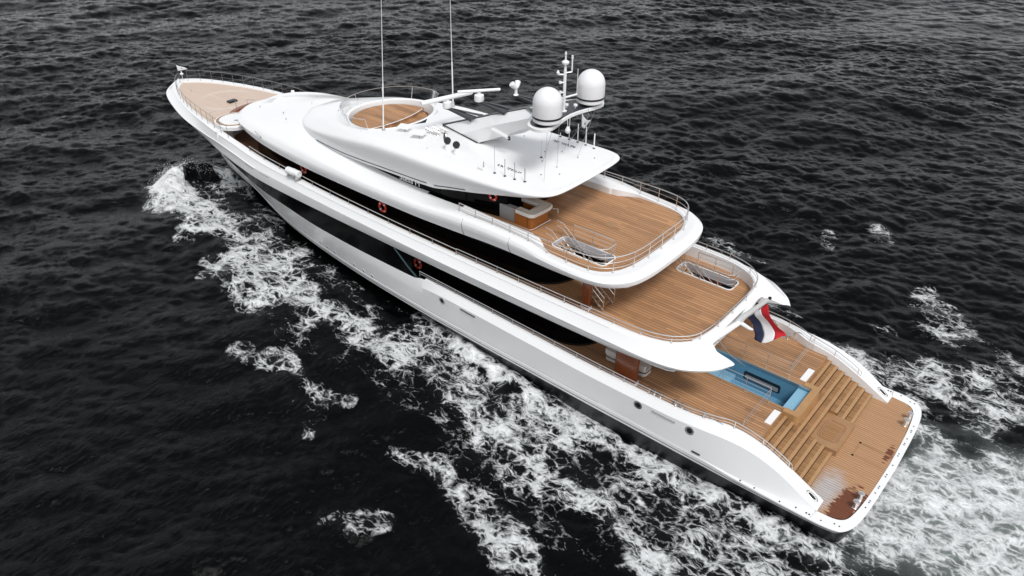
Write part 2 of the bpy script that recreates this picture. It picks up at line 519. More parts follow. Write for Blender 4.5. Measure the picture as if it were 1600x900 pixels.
# foam: polylines (x, y, radius, strength) in metres about the hull
FO = [
 # bow wave and the belt it throws along the port side
 [(58.2,1.5,1.0,.9),(59.2,3.2,1.7,1.05),(58.2,5.4,2.2,1.08),(55.6,6.8,2.4,1.05),(51.5,6.8,2.8,.88),(47,6.9,3.0,.76),(43,7.7,3.1,.75),(39,8.5,3.2,.78),(35,9.0,3.2,.76),(31,9.2,3.0,.74),(26,9.0,2.2,.68),(22,8.3,2.3,.68),(18,8.4,2.8,.66),(14,8.8,3.0,.62),(10,9.3,3.4,.58),(5,9.9,3.7,.58),(0,10.4,4.3,.60),(-5,10.2,4.6,.64),(-12,9.5,5.0,.7),(-25,10,6,.6)],
 [(57.6,1.0,.8,.98),(55.2,.9,.8,.9),(53,1.6,.7,.74),(50,2.1,.5,.55),(46,3.0,.6,.55),(41,4.2,.7,.5),(36,5.0,.7,.5),(31,5.6,.7,.5),(26,6.0,.7,.4)],
 [(20,5.6,.7,.9),(17.5,6.2,.9,.98),(14.5,6.7,.9,.86),(11,7.0,1.0,.70),(6,7.4,1.1,.66),(0,7.6,1.2,.60),(-5,7.0,1.4,.62)],
 [(28,5.4,.9,.6),(23,5.6,1.1,.68),(18,5.9,1.1,.82),(13,6.3,1.2,.82),(8,6.6,1.2,.78),(3,6.7,1.3,.76),(-2,6.7,1.3,.76),(-6,6.5,1.4,.76)],
 [(16,9.3,.5,.72),(11,10.2,.6,.74),(7,10.9,.6,.72),(3,11.8,.7,.76),(0,12.8,.8,.72),(-3,13.6,1.0,.7)],
 [(15.6,15.2,.9,.52),(13.2,14.8,1.0,.60),(11,15.2,1.2,.64),(9,15.6,1.2,.64),(7,15.9,1.2,.70),(5.2,16.4,1.3,.72),(3.2,16.6,1.4,.66),(.5,17,1.6,.6),(-4,17,2,.6)],
 [(30.6,15.6,.8,.5),(28.6,14.8,1.0,.70),(26.4,14.7,1.1,.70),(24.6,15.1,1.2,.68),(23,15.2,1.0,.62),(21.6,14.3,.8,.55)],
 [(22.6,16.9,.4,.5),(21.0,17.9,.4,.55)],
 [(40.8,12.2,.5,.55),(41.3,10.9,.5,.6)],
 [(15.0,20.8,.8,.52),(13.8,20.0,1.0,.60),(12.9,19.4,.7,.62)],
 [(33,12.0,1.6,.42),(27,12.2,1.6,.40),(22,11.5,1.4,.44),(17,11.6,1.6,.42),(12,12.4,1.4,.46),(8,13.2,1.4,.44),(4,14.3,1.4,.46)],
 [(45,5.0,1.0,.54),(40,5.6,1.3,.60),(36,6.0,1.4,.62),(33,6.2,1.4,.60),(30,6.5,1.4,.60),(25,7.0,1.3,.60),(21,6.7,1.2,.62)],
 [(58.6,2.2,.9,.7),(56.6,3.6,1.5,.58),(54,4.0,1.4,.52),(50,4.2,1.1,.5)],
 [(47,10.3,.8,.5),(42,11.0,.8,.52),(37,12.2,.9,.48)],
 [(26.5,15.8,1.2,.42),(22,17.0,1.2,.40)],
 # starboard side
 [(57.5,-4.5,2.0,.8),(52,-6.3,2.4,.75),(44,-7.6,2.6,.7),(33,-9,2.8,.66),(22,-9,2.4,.62),(12,-9.4,2.4,.55),(5,-9.6,1.8,.54),(1,-10.4,2.1,.60),(-3,-10.6,2.7,.66),(-8,-11,3.3,.68),(-14,-11.6,4.0,.68),(-30,-13,6,.6)],
 [(8,-7.0,.9,.5),(3,-7.6,1.0,.55),(-2,-8.2,1.2,.6),(-6,-8.6,1.6,.66)],
 [(14.5,-19,.5,.48),(11.5,-19.1,.6,.52),(9.0,-18.8,.6,.42)],
 [(6.6,-27,.6,.4),(5.2,-24,.7,.44)],
 [(3.6,-30,.9,.5),(2.0,-27.6,.8,.46)],
 [(-2.6,-22.8,1.4,.50),(-4.0,-20.6,1.9,.60),(-5.6,-18.6,1.8,.58)],
 [(10,-12.6,.8,.46),(6.5,-12.8,.9,.52),(4.4,-13,1.0,.56),(2.4,-12.8,1.0,.54)],
 [(12,-9.0,.8,.5),(8,-8.8,.9,.56),(4,-8.9,.9,.56)],
 [(1,-15.5,.7,.38),(-2,-15.2,.7,.4)],
 [(-8.6,-18.2,1.2,.48),(-11,-17.4,1.7,.52),(-15,-17,2,.5)],
 # propeller wash
 [(-7.6,0,6.2,.78),(-11,-1,6.4,.82),(-16,-1,6.8,.81),(-26,-1,8,.78),(-60,-1,12,.7)],
]
F = np.zeros_like(X)
n1 = vnoise(X, Y, 3.2, 5, 0)-.5
n2 = vnoise(X, Y, 9.0, 3, 1)-.5
sel = (X > -70) & (X < 72) & (np.abs(Y) < 42)
xs, ys = X[sel], Y[sel]
n1s, n2s = n1[sel], n2[sel]
acc = np.zeros_like(xs); wash = np.zeros_like(xs)
for L_ in FO:
    for (a, b) in zip(L_[:-1], L_[1:]):
        ax, ay, ar, as_ = a; bx, by, br, bs = b
        dx, dy = bx-ax, by-ay
        t = np.clip(((xs-ax)*dx+(ys-ay)*dy)/(dx*dx+dy*dy), 0, 1)
        d = np.hypot(xs-ax-t*dx, ys-ay-t*dy)
        r = ar+(br-ar)*t; st = as_+(bs-as_)*t
        q = d/r+n1s*np.maximum(1.7,3.0/r)+n2s*.6
        if L_ is FO[-1]: wash = np.maximum(wash, np.clip((1.3-q)/.9, 0, 1))
        acc = np.maximum(acc, st*np.clip((1.35-q)/.85, 0, 1)**.8*(d < r*1.9))
F[sel] = acc
WASH = np.zeros_like(X); WASH[sel] = wash
h1t = fft_tile(1024, 72.0, 2.7, AZ+R(176), .078, .22, 1, 2.0)
h2t = fft_tile(512, 137.0, 6.2, AZ+R(200), .15, 3.0, 4, 3.0)
h4t = fft_tile(256, 211.0, 9.5, AZ+R(190), .17, 7.0, 21, 4.0)
h3t = fft_tile(512, 25.0, 1.7, AZ+R(160), .026, .16, 9, 1.0)
Z = np.zeros_like(X); DX = np.zeros_like(X); DY = np.zeros_like(X)
for (h, dx, dy), L_ in ((h1t,72.0),(h2t,137.0),(h3t,25.0),(h4t,211.0)):
    kc = .35 if L_ > 100 else 1.0
    Z += bil(h,L_,X,Y); DX += kc*bil(dx,L_,X,Y); DY += kc*bil(dy,L_,X,Y)
gust = vnoise(X,Y,26.0,3,1)
Z *= .45+1.05*gust
# calmer, flattened water where foam lies; boiling where it is dense
Z *= (1-.35*np.clip(F,0,1))
Z += np.clip(F-.25,0,1)*(vnoise(X,Y,1.1,4,2)-.5)*.75
# thrown-up bow wave
def ridge(pts):
    out = np.zeros_like(X)
    for (a,b) in zip(pts[:-1],pts[1:]):
        ax,ay,ah,aw=a; bx,by,bh,bw=b
        dx,dy=bx-ax,by-ay
        t=np.clip(((X-ax)*dx+(Y-ay)*dy)/(dx*dx+dy*dy),0,1)
        d=np.hypot(X-ax-t*dx,Y-ay-t*dy)
        out=np.maximum(out,(ah+(bh-ah)*t)*np.exp(-(d/(aw+(bw-aw)*t))**2))
    return out
for s in (1,-1):
    rd = ridge([(55.6,.8*s,.9,.7),(58.2,2.6*s,1.25,1.0),(58.2,4.9*s,1.5,1.3),(56.0,6.9*s,1.2,1.4),(52.5,8.1*s,.7,1.4),(44,9.2*s,.35,1.4),(36,11*s,.3,1.4)])
    Z += rd*(.75+.55*vnoise(X,Y,1.2,5,1))
    Z += ridge([(22,5.2*s,.2,.7),(14,6.0*s,.35,.7),(4,6.5*s,.35,.7),(-6,6.3*s,.3,.8)])*(.5+.9*vnoise(X,Y,.8,4,1))
    Z += ridge([(20,5.7*s,.45,.6),(16,6.6*s,.5,.8),(10,7.2*s,.3,.9),(0,7.8*s,.15,1)])*(.4+1.1*vnoise(X,Y,.9,4,0))
Z += ridge([(-7.2,0,-.35,3.4),(-10,-.5,.25,3.4),(-14,-1,.35,4)])*(.3+1.2*vnoise(X,Y,1.8,4,2))
# keep water out of the hull above the boot top
Xd, Yd = X+DX*.8, Y+DY*.8
co = np.stack([X+DX*.8, Y+DY*.8, Z], -1).reshape(-1,3)
n, m_ = X.shape
idx = np.arange(n*m_).reshape(n, m_)
q = np.stack([idx[:-1,:-1], idx[1:,:-1], idx[1:,1:], idx[:-1,1:]], -1).reshape(-1,4)
me = bpy.data.meshes.new('water')
me.vertices.add(len(co)); me.vertices.foreach_set('co', co.astype(np.float32).ravel())
me.loops.add(q.size); me.loops.foreach_set('vertex_index', q.astype(np.int32).ravel())
me.polygons.add(len(q)); me.polygons.foreach_set('loop_start', np.arange(0,q.size,4,dtype=np.int32))
me.update(calc_edges=True)
at_ = me.attributes.new('foam','FLOAT','POINT'); at_.data.foreach_set('value', F.ravel().astype(np.float32))
at2 = me.attributes.new('wash','FLOAT','POINT'); at2.data.foreach_set('value', WASH.ravel().astype(np.float32))
me.shade_smooth()
water = bpy.data.objects.new('water', me); COL.objects.link(water); tag(water, kind='structure')

def water_material():
    m, nt, b = new_mat('sea_water_with_foam')
    L = nt.links.new
    tc = node(nt,'ShaderNodeTexCoord')
    at = node(nt,'ShaderNodeAttribute', attribute_name='foam')
    F_ = at.outputs['Fac']
    # warp
    wn1 = node(nt,'ShaderNodeTexNoise'); wn1.inputs['Scale'].default_value=.9; wn1.inputs['Detail'].default_value=4
    L(tc.outputs['Object'], wn1.inputs['Vector'])
    wv = node(nt,'ShaderNodeVectorMath',operation='SCALE'); wv.inputs['Scale'].default_value=1.1
    L(wn1.outputs['Color'], wv.inputs[0])
    wa = node(nt,'ShaderNodeVectorMath',operation='ADD'); L(tc.outputs['Object'],wa.inputs[0]); L(wv.outputs[0],wa.inputs[1])
    mp = node(nt,'ShaderNodeMapping'); mp.inputs['Scale'].default_value=(.62,1.0,.2); L(wa.outputs[0],mp.inputs['Vector'])
    def web(scale, k):
        v = node(nt,'ShaderNodeTexVoronoi', feature='DISTANCE_TO_EDGE'); v.inputs['Scale'].default_value=scale
        L(mp.outputs[0], v.inputs['Vector'])
        return math_n(nt,'SUBTRACT',1.0,math_n(nt,'MULTIPLY',v.outputs['Distance'],k),None,True)
    w1 = web(.95,2.5); w2 = web(2.1,2.4); w3 = web(4.6,2.2)
    fb = node(nt,'ShaderNodeTexNoise'); fb.inputs['Scale'].default_value=1.1; fb.inputs['Detail'].default_value=8; fb.inputs['Roughness'].default_value=.62
    L(mp.outputs[0], fb.inputs['Vector'])
    fh = node(nt,'ShaderNodeTexNoise'); fh.inputs['Scale'].default_value=7.5; fh.inputs['Detail'].default_value=5; fh.inputs['Roughness'].default_value=.7
    L(mp.outputs[0], fh.inputs['Vector'])
    fb2 = node(nt,'ShaderNodeTexNoise'); fb2.inputs['Scale'].default_value=.38; fb2.inputs['Detail'].default_value=5
    L(tc.outputs['Object'], fb2.inputs['Vector'])
    # filaments: a coarse and a fine network, thickening where the foam is denser
    web_ = math_n(nt,'MAXIMUM',math_n(nt,'MULTIPLY',w1,1.0),math_n(nt,'MULTIPLY',w2,.90))
    web_ = math_n(nt,'ADD',math_n(nt,'MULTIPLY',web_,.80),math_n(nt,'MULTIPLY',w3,.20))
    lace = math_n(nt,'ADD',web_,math_n(nt,'MULTIPLY',math_n(nt,'SUBTRACT',fb.outputs['Fac'],.5),.95))
    lace = math_n(nt,'ADD',lace,math_n(nt,'MULTIPLY',math_n(nt,'SUBTRACT',fb2.outputs['Fac'],.5),.9))
    lace = math_n(nt,'ADD',lace,math_n(nt,'MULTIPLY',math_n(nt,'SUBTRACT',fh.outputs['Fac'],.5),.75))
    th = math_n(nt,'SUBTRACT',1.33,math_n(nt,'MULTIPLY',F_,1.08))
    e = math_n(nt,'DIVIDE',math_n(nt,'SUBTRACT',lace,th),.32)
    fac = math_n(nt,'MULTIPLY',e,math_n(nt,'MINIMUM',math_n(nt,'MULTIPLY',F_,2.4),1.0),None,True)
    fac = math_n(nt,'POWER',fac,1.1,None,True)
    # open-water glints of whitecap are left to the waves themselves
    aw = node(nt,'ShaderNodeAttribute', attribute_name='wash')
    aer = math_n(nt,'ADD',math_n(nt,'MULTIPLY',math_n(nt,'POWER',F_,4.0),.16),math_n(nt,'MULTIPLY',math_n(nt,'POWER',aw.outputs['Fac'],1.4),.85),None,True)
    wc = node(nt,'ShaderNodeMix',data_type='RGBA'); wc.inputs['A'].default_value=(.0008,.0010,.0012,1); wc.inputs['B'].default_value=(.18,.205,.195,1)
    L(aer,wc.inputs['Factor'])
    b.inputs['Roughness'].default_value=.07; b.inputs['IOR'].default_value=1.33; b.inputs['Specular IOR Level'].default_value=.17
    L(wc.outputs['Result'],b.inputs['Base Color'])
    # ripples
    mp2 = node(nt,'ShaderNodeMapping'); mp2.inputs['Rotation'].default_value=(0,0,-AZ); mp2.inputs['Scale'].default_value=(1.0,.45,1); L(tc.outputs['Object'],mp2.inputs['Vector'])
    r1 = node(nt,'ShaderNodeTexNoise'); r1.inputs['Scale'].default_value=3.6; r1.inputs['Detail'].default_value=7; r1.inputs['Roughness'].default_value=.66; r1.inputs['Distortion'].default_value=.6
    L(mp2.outputs[0],r1.inputs['Vector'])
    bp = node(nt,'ShaderNodeBump'); bp.inputs['Strength'].default_value=.6; bp.inputs['Distance'].default_value=.12
    L(r1.outputs['Fac'],bp.inputs['Height']); L(bp.outputs['Normal'],b.inputs['Normal'])
    fo = node(nt,'ShaderNodeBsdfDiffuse')
    fcx = node(nt,'ShaderNodeMix',data_type='RGBA'); fcx.inputs['A'].default_value=(.30,.31,.31,1); fcx.inputs['B'].default_value=(.80,.81,.81,1)
    L(math_n(nt,'MULTIPLY',math_n(nt,'ADD',e,math_n(nt,'MULTIPLY',math_n(nt,'SUBTRACT',fh.outputs['Fac'],.5),1.6)),.42,None,True),fcx.inputs['Factor']); L(fcx.outputs['Result'],fo.inputs['Color'])
    bp2 = node(nt,'ShaderNodeBump'); bp2.inputs['Strength'].default_value=.6; bp2.inputs['Distance'].default_value=.12
    L(lace,bp2.inputs['Height']); L(bp2.outputs['Normal'],fo.inputs['Normal'])
    mx = node(nt,'ShaderNodeMixShader'); L(fac,mx.inputs[0]); L(b.outputs[0],mx.inputs[1]); L(fo.outputs[0],mx.inputs[2])
    out = nt.nodes['Material Output']; L(mx.outputs[0],out.inputs['Surface'])
    return m
WM = water_material()
me.materials.append(WM)
# the same sea carried on to the horizon
far = MB()
def loc(a,b): return (CAM_POS[0]+a*math.cos(AZ)-b*math.sin(AZ), CAM_POS[1]+a*math.sin(AZ)+b*math.cos(AZ), -.25)
a0,a1,b0,b1,E_ = 2.4,ga[-1]-1,gb[0]+1,gb[-1]-1,4000
far.add([loc(-E_,-E_),loc(E_,-E_),loc(E_,E_),loc(-E_,E_),loc(a0,b0),loc(a1,b0),loc(a1,b1),loc(a0,b1)],[(0,1,5,4),(1,2,6,5),(2,3,7,6),(3,0,4,7)])
fo_ = far.build('open_sea', WM, None, smooth=0); tag(fo_, kind='structure')
# ------------------------------------------------------------------ the yacht
yacht = empty('yacht', (0, 0, 0))
tag(yacht, 'long white superyacht with teak decks and black window bands under way', 'yacht')
ZP, ZM, ZU, ZB = 1.78, 3.30, 6.35, 9.47
NS = 6
def C(*p): return pchip(p, NS)

# --- lower hull: stern centre -> round the corner -> forward to the stem
row_K = C((-6.6,0,-1.5),(-6.5,3.2,-1.5),(-6.3,4.6,-1.5),(-5.9,5.2,-1.5),(-5,5.35,-1.5),(-3,5.5,-1.5),(-1,5.6,-1.5),(1.3,5.7,-1.5),(4,5.7,-1.5),(8,5.55,-1.5),(14,5.1,-1.5),(20,4.5,-1.5),(23.5,4.0,-1.5),(29,3.3,-1.5),(35,2.3,-1.5),(40,1.4,-1.5),(44,.8,-1.5),(47,.4,-1.5),(48.6,.25,-1.5),(49.5,.12,-1.5),(50,0,-1.5))
row_W = C((-6.8,0,0),(-6.72,3.4,0),(-6.55,4.9,0),(-6.1,5.6,0),(-5,5.72,0),(-3,5.82,0),(-1,5.95,0),(1.3,6.02,0),(4,6.05,0),(8,5.95,0),(14,5.6,0),(20,5.1,0),(23.5,4.72,0),(29,4.1,0),(35,3.35,0),(41,2.42,0),(45,1.65,0),(48.8,1.0,0),(52,.52,0),(54.6,.2,0),(55.5,0,0))
zb = [1.22]*12+[1.2,1.2,1.18,1.12,1.05,1.0,1.0,1.0,1.0]
row_B = C(*[(x,y,z) for (x,y),z in zip([(-7.0,0),(-6.93,3.6),(-6.72,5.2),(-6.2,6.0),(-5,6.15),(-3,6.2),(-1,6.22),(1.3,6.22),(4,6.2),(8,6.17),(14,6.08),(20,5.95),(23.5,5.82),(29,5.5),(35,4.9),(41,3.95),(45,2.95),(49,1.8),(53,.92),(55.8,.28),(56.7,0)],zb)])
row_R = C(*[(x,y,1.72 if i < 7 else 1.78) for i,(x,y) in enumerate([(-7.2,0),(-7.12,3.7),(-6.92,5.4),(-6.35,6.24),(-5,6.42),(-3,6.42),(-1,6.38),(1.3,6.3),(4,6.24),(8,6.2),(14,6.14),(20,6.02),(23.5,5.9),(29,5.62),(35,5.08),(41,4.2),(45,3.25),(49,2.15),(53.4,1.0),(56.6,.28),(57.5,0)])])
mb = MB(); mb.rows_sym([row_K, row_W, row_B])
hull = None
boot = mb.build('boot_top', M['antifoul'], yacht)
# double line over the boot top and the projecting rim of the stern
def off(row, dy, dz):
    r = np.array(row, float).copy()
    n = len(r)
    tang = np.gradient(r[:, :2], axis=0)
    nor = np.stack([tang[:, 1], -tang[:, 0]], 1)
    ln = np.linalg.norm(nor, axis=1, keepdims=True)+1e-9
    nor = -nor/ln
    nor[0] = (-1, 0)
    r[:, :2] += nor*dy
    r[-1, 1] = 0
    r[0, 1] = 0
    r[:, 2] += dz
    return r
def lerp(a, b, t): return a*(1-t)+b*t
rb1 = lerp(row_B, row_R, 0.10); rb2 = lerp(row_B, row_R, 0.22)
mb = MB(); mb.rows_sym([row_B, off(row_B, .015, .02), off(rb1, .015, 0), off(rb2, 0.02, 0), off(lerp(row_B,row_R,.32),.02,0)])
stripe = mb.build('white_boot_line', M['white'], yacht)
mb = MB(); mb.rows_sym([off(lerp(row_B,row_R,.32),.012,0), off(lerp(row_B,row_R,.42),.012,0)])
mb.build('dark_boot_line', M['black'], yacht)
rim_lo = off(lerp(row_B, row_R, .42), .02, 0)
PIN = C((-6.86,0,1.76),(-6.80,2.5,1.76),(-6.64,4.6,1.76),(-6.42,5.35,1.76),(-5.9,5.66,1.76),(-5.12,5.72,1.76))
hullw = MB()
hullw.rows_sym([rim_lo, off(lerp(row_B,row_R,.7),.03,0), off(row_R,.02,-.06), row_R])
# rim top plate (stern)
nst = 5*NS+1
rt_out = row_R[:4*NS+1]
pin = np.array([PIN[int(round(i*(len(PIN)-1)/(4*NS)))] for i in range(4*NS+1)])
hullw.rows_sym([rt_out, lerp(rt_out, pin, .1)+np.array([0,0,.04]), pin])

for s in (1,-1):
    hullw.add([(-5.45,5.66*s,1.735),(-5.45,6.25*s,1.715),(-4.7,6.25*s,1.715),(-4.7,5.66*s,1.735)],[(0,1,2,3)])
# --- upper hull stations: wing end at the stern -> stem
X2 = [(-5.12,5.74,1.77),(-4.3,5.95,1.75),(-3.4,6.12,1.74),(-2.4,6.22,1.74),(-1.4,6.28,1.75),(-.5,6.3,1.76),(.4,6.3,1.77),(1.3,6.29,1.8),(2.4,6.27,1.8),(4,6.24,1.8),(8,6.2,1.8),(14,6.14,1.8),(20,6.02,1.8),(22.8,5.92,1.8),(24,5.88,1.8),(29,5.62,1.8),(34,5.18,1.8),(38.8,4.6,1.8),(42,4.02,1.8),(45,3.25,1.8),(47.6,2.5,1.8),(49,2.1,1.8),(51.8,1.45,1.8),(54.6,.72,1.8),(56.9,.18,1.8),(57.5,0,1.8)]
MM = [(-5.12,5.745,1.80),(-4.3,5.80,2.25),(-3.4,5.84,2.78),(-2.4,5.87,3.22),(-1.4,5.90,3.50),(-.5,5.96,3.62),(.4,6.04,3.64),(1.3,6.12,3.60),(2.4,6.2,3.55),(4,6.24,3.50),(8,6.26,3.48),(14,6.24,3.62),(20,6.18,3.75),(22.8,6.08,3.6),(24,6.02,3.4),(29,5.86,3.3),(34,5.62,3.3),(38.8,5.2,3.4),(42,4.78,3.5),(45,4.2,3.6),(47.6,3.55,3.75),(49.5,3.0,3.9),(52.8,2.1,4.1),(56,1.05,4.3),(58.3,.32,4.4),(58.9,0,4.4)]
TT = [(-5.12,5.70,1.83),(-4.3,5.55,2.27),(-3.4,5.5,2.80),(-2.4,5.5,3.24),(-1.4,5.52,3.53),(-.5,5.55,3.70),(.4,5.65,3.80),(1.3,5.82,3.88),(2.4,5.92,3.9),(4,5.95,3.88),(8,5.95,3.85),(14,5.95,4.0),(20,5.92,4.18),(22.8,5.90,4.22),(24,5.94,4.02),(29,5.9,3.98),(34,5.8,4.07),(38.8,5.65,4.48),(42,5.44,4.72),(45,5.12,5.15),(47.6,4.84,5.70),(48.8,4.70,5.9),(51.5,4.05,6.05),(55.5,2.75,6.3),(58.8,1.2,6.5),(60.3,0,6.55)]
II = [(-5.12,4.9,1.84),(-4.4,4.9,2.20),(-3.6,4.9,2.62),(-2.75,4.9,3.02),(-1.6,4.9,3.48),(-.5,4.9,3.70),(.25,4.98,3.78),(1.2,5.3,3.88),(2.3,5.58,3.9),(4,5.66,3.88),(8,5.66,3.85),(14,5.66,4.0),(20,5.66,4.18),(22.8,5.66,4.22)]
r2, mm, tt = C(*X2), C(*MM), C(*TT)
ii = C(*II)
nI = len(ii)
# ledge between rim and wing foot
led = row_R[4*NS:9*NS+1]
ledx = np.array([np.interp(led[:,0], r2[:,0], r2[:,k]) for k in range(3)]).T
hullw.rows_sym([led, ledx])
hullw.rows_sym([r2, lerp(r2,mm,.35)+np.array([0,.06,0])*np.linspace(0,1,len(r2))[:,None]*0, lerp(r2,mm,.7), mm, tt])
floor_in = ii.copy()
floor_in[:,2] = np.where(floor_in[:,0] < -1.0, 1.7, 3.2)
hullw.rows_sym([tt[:nI], lerp(tt[:nI],ii,.5)+np.array([0,0,.012]), ii, floor_in])
# end faces of the wings
for s in (1,-1):
    hullw.add([(-5.125,5.745*s,1.7),(-5.125,5.745*s,1.80),(-5.125,5.70*s,1.83),(-5.125,4.9*s,1.84),(-5.125,4.9*s,1.7)],[(0,1,2,3,4)])
# --- upper bulwark strip: trailing wing tip -> bow
DD = [(1.36,3.62,6.56),(1.95,4.40,6.34),(2.6,4.92,6.22),(3.6,5.42,6.10),(5,5.70,5.95),(6.5,5.78,5.84),(8,5.82,5.8),(14,5.88,5.74),(20,5.92,5.72),(24,5.93,5.72),(29.4,5.92,5.73),(34,5.88,5.74),(38.8,5.80,5.75),(42,5.66,5.78),(45,5.32,5.85),(47.6,4.92,5.9),(48.8,4.72,5.91),(51.5,4.07,6.06),(55.5,2.77,6.31),(58.8,1.22,6.51),(60.32,0,6.56)]
EE = [(1.34,3.62,6.60),(1.86,4.48,6.50),(2.42,5.02,6.46),(3.5,5.74,6.45),(4.7,6.05,6.46),(6.3,6.18,6.48),(8,6.2,6.5),(14,6.22,6.5),(20,6.22,6.52),(24,6.2,6.55),(29.4,6.12,6.6),(34,6.0,6.62),(38.8,5.84,6.65),(42,5.7,6.7),(45.5,5.36,6.92),(48.3,5.05,7.05),(50.4,4.85,7.12),(54.0,4.42,7.32),(57.6,3.55,7.5),(61.3,2.1,7.64),(63.35,0,7.75)]
FF = [(1.345,3.6,6.63),(2.05,4.2,6.70),(2.75,4.55,6.78),(3.75,5.08,6.93),(4.9,5.42,7.02),(6.4,5.66,7.06),(8,5.74,7.07),(14,5.80,7.06),(20,5.84,7.06),(24,5.86,7.06),(29.4,5.84,7.08),(34,5.74,7.12),(38.8,5.6,7.22),(42,5.46,7.32),(45.5,5.12,7.55),(48.3,4.88,7.75),(50.4,4.62,7.9),(54.0,3.98,8.02),(57.6,2.98,8.06),(61.0,1.55,8.08),(62.75,0,8.08)]
GG = [(1.75,3.42,6.62),(2.5,3.35,6.72),(2.95,3.1,6.84),(3.75,3.90,7.08),(4.6,4.74,7.1),(6.45,5.29,7.12),(8,5.36,7.12),(14,5.46,7.11),(20,5.5,7.11),(24,5.5,7.11),(29.4,5.44,7.14),(34,5.34,7.2),(38.8,5.18,7.32),(42,5.02,7.44),(45.5,4.76,7.68),(48.3,4.5,7.86),(50.4,4.26,7.98),(54.0,3.62,8.02),(57.6,2.62,8.05),(60.6,1.2,8.06),(61.9,0,8.06)]
dd, ee, ff, gg = C(*DD), C(*EE), C(*FF), C(*GG)
ef = lerp(ee, ff, .5); ef[:,2] -= 0.05
hullw.rows_sym([dd, lerp(dd,ee,.55)+np.array([0,.05,-.02]), ee])
hullw.rows_sym([ee, ef, ff])
hullw.rows_sym([ff, lerp(ff,gg,.5)+np.array([0,0,.02]), gg])
for cv_,r_b in ((ff[6*NS:],.03),(ee[13*NS:],.045)):
    for s in (1,-1):
        hullw.tube([(p[0],p[1]*s,p[2]) for p in cv_], r_b, 5)
# white strake above the long window (bow) + closing between c and d ahead of the window
bow_t = tt[21*NS:]; bow_d = dd[16*NS:]
hullw.rows_sym([bow_t, bow_d])
# inner face of the bulwark on the aft upper deck and side walks
gi = gg[3*NS:]
gin = gi.copy(); gi = gi.copy(); gi[:,1] -= .10; gin[:,1] -= .12; gi[:,0] += .06*(gi[:,0]<5); gin[:,0] += .06*(gin[:,0]<5); gin[:,2] = np.where(gin[:,0] > 48.2, 7.85, ZU-.02)
hullw.rows_sym([gg[3*NS:], gi, gin])
# stern closing cap between the two sides of the aft upper deck (x ~ 3.2..3.75)
RAIL_U = [(3.36,0),(3.37,1.6),(3.46,2.8),(3.75,3.9),(4.55,4.72),(5.5,5.12),(6.5,5.3),(8,5.36)]
ru = crom([(x,y,7.1) for x,y in RAIL_U], 4)
capo = ru.copy(); capo[:,0] -= .28; capo[:,1] *= 1.03; capo[:,2] = 7.02
for i in range(len(capo)):
    t = min(1, max(0, (ru[i,1]-2.2)/2.6))
    capo[i,0] += 0.1*t
capi = ru.copy(); capi[:,0] += .16; capi[:,1] *= .97
m = [i for i in range(len(ru)) if ru[i,0] < 3.76]
ru2, co2, ci2 = ru[m], capo[m], capi[m]
cob = co2.copy(); cob[:,2] = 5.95; cob[:,0] += .5
cif = ci2.copy(); cif[:,2] = ZU-.02
hullw.rows_sym([cob, co2, ru2, ci2, cif])
# wing inner faces (between trailing tip and the cap)
for s in (1,-1):
    g4 = gg[:3*NS+1]
    low = g4.copy(); low[:,2] -= np.linspace(.05,.75,len(low)); low[:,0] += .15
    tip_d = dd[:3*NS+1]
    A = [(p[0],p[1]*s,p[2]) for p in g4]; B_ = [(p[0],p[1]*s,p[2]) for p in low]; D_ = [(p[0],p[1]*s,p[2]) for p in tip_d]
    hullw.rows([A, B_, D_])
    # fill from wing root to the cap
    hullw.add([(2.95,3.3*s,6.82),(3.75,3.9*s,7.08),(3.2,1.6*s,7.04),(3.14,0,7.04),(3.02,2.2*s,6.92)],[(0,1,2,4)])
hull = hullw.build('hull', M['white'], yacht, smooth=20)

# --- long flush window in the hull side (port and starboard)
i0, i1 = 14*NS, 21*NS+1
xs = np.linspace(23.9, 48.7, 60)
def on(row, x): return np.array([x, np.interp(x,row[:,0],row[:,1]), np.interp(x,row[:,0],row[:,2])])
lo = np.array([on(tt,x) for x in xs]); hi = np.array([on(dd,x) for x in xs])
for s in (1,-1):
    mb = MB()
    a = lo.copy(); b = hi.copy(); a[:,1]*=s; b[:,1]*=s
    mb.rows([a, lerp(a,b,.5)+np.array([0,-.01*s,0]), b])
    hw = mb.build('hull_window', M['glass_hull'], yacht)
    # raked aft frame of the long window
    mb = MB(); mb.tube([(25.6,5.93*s,5.70),(24.4,5.94*s,4.75),(23.55,5.93*s,4.16)], .07, 6)
    mb.build('raked_frame', simple('dark_green_frame',(0.02,0.05,0.055),.3), hw)

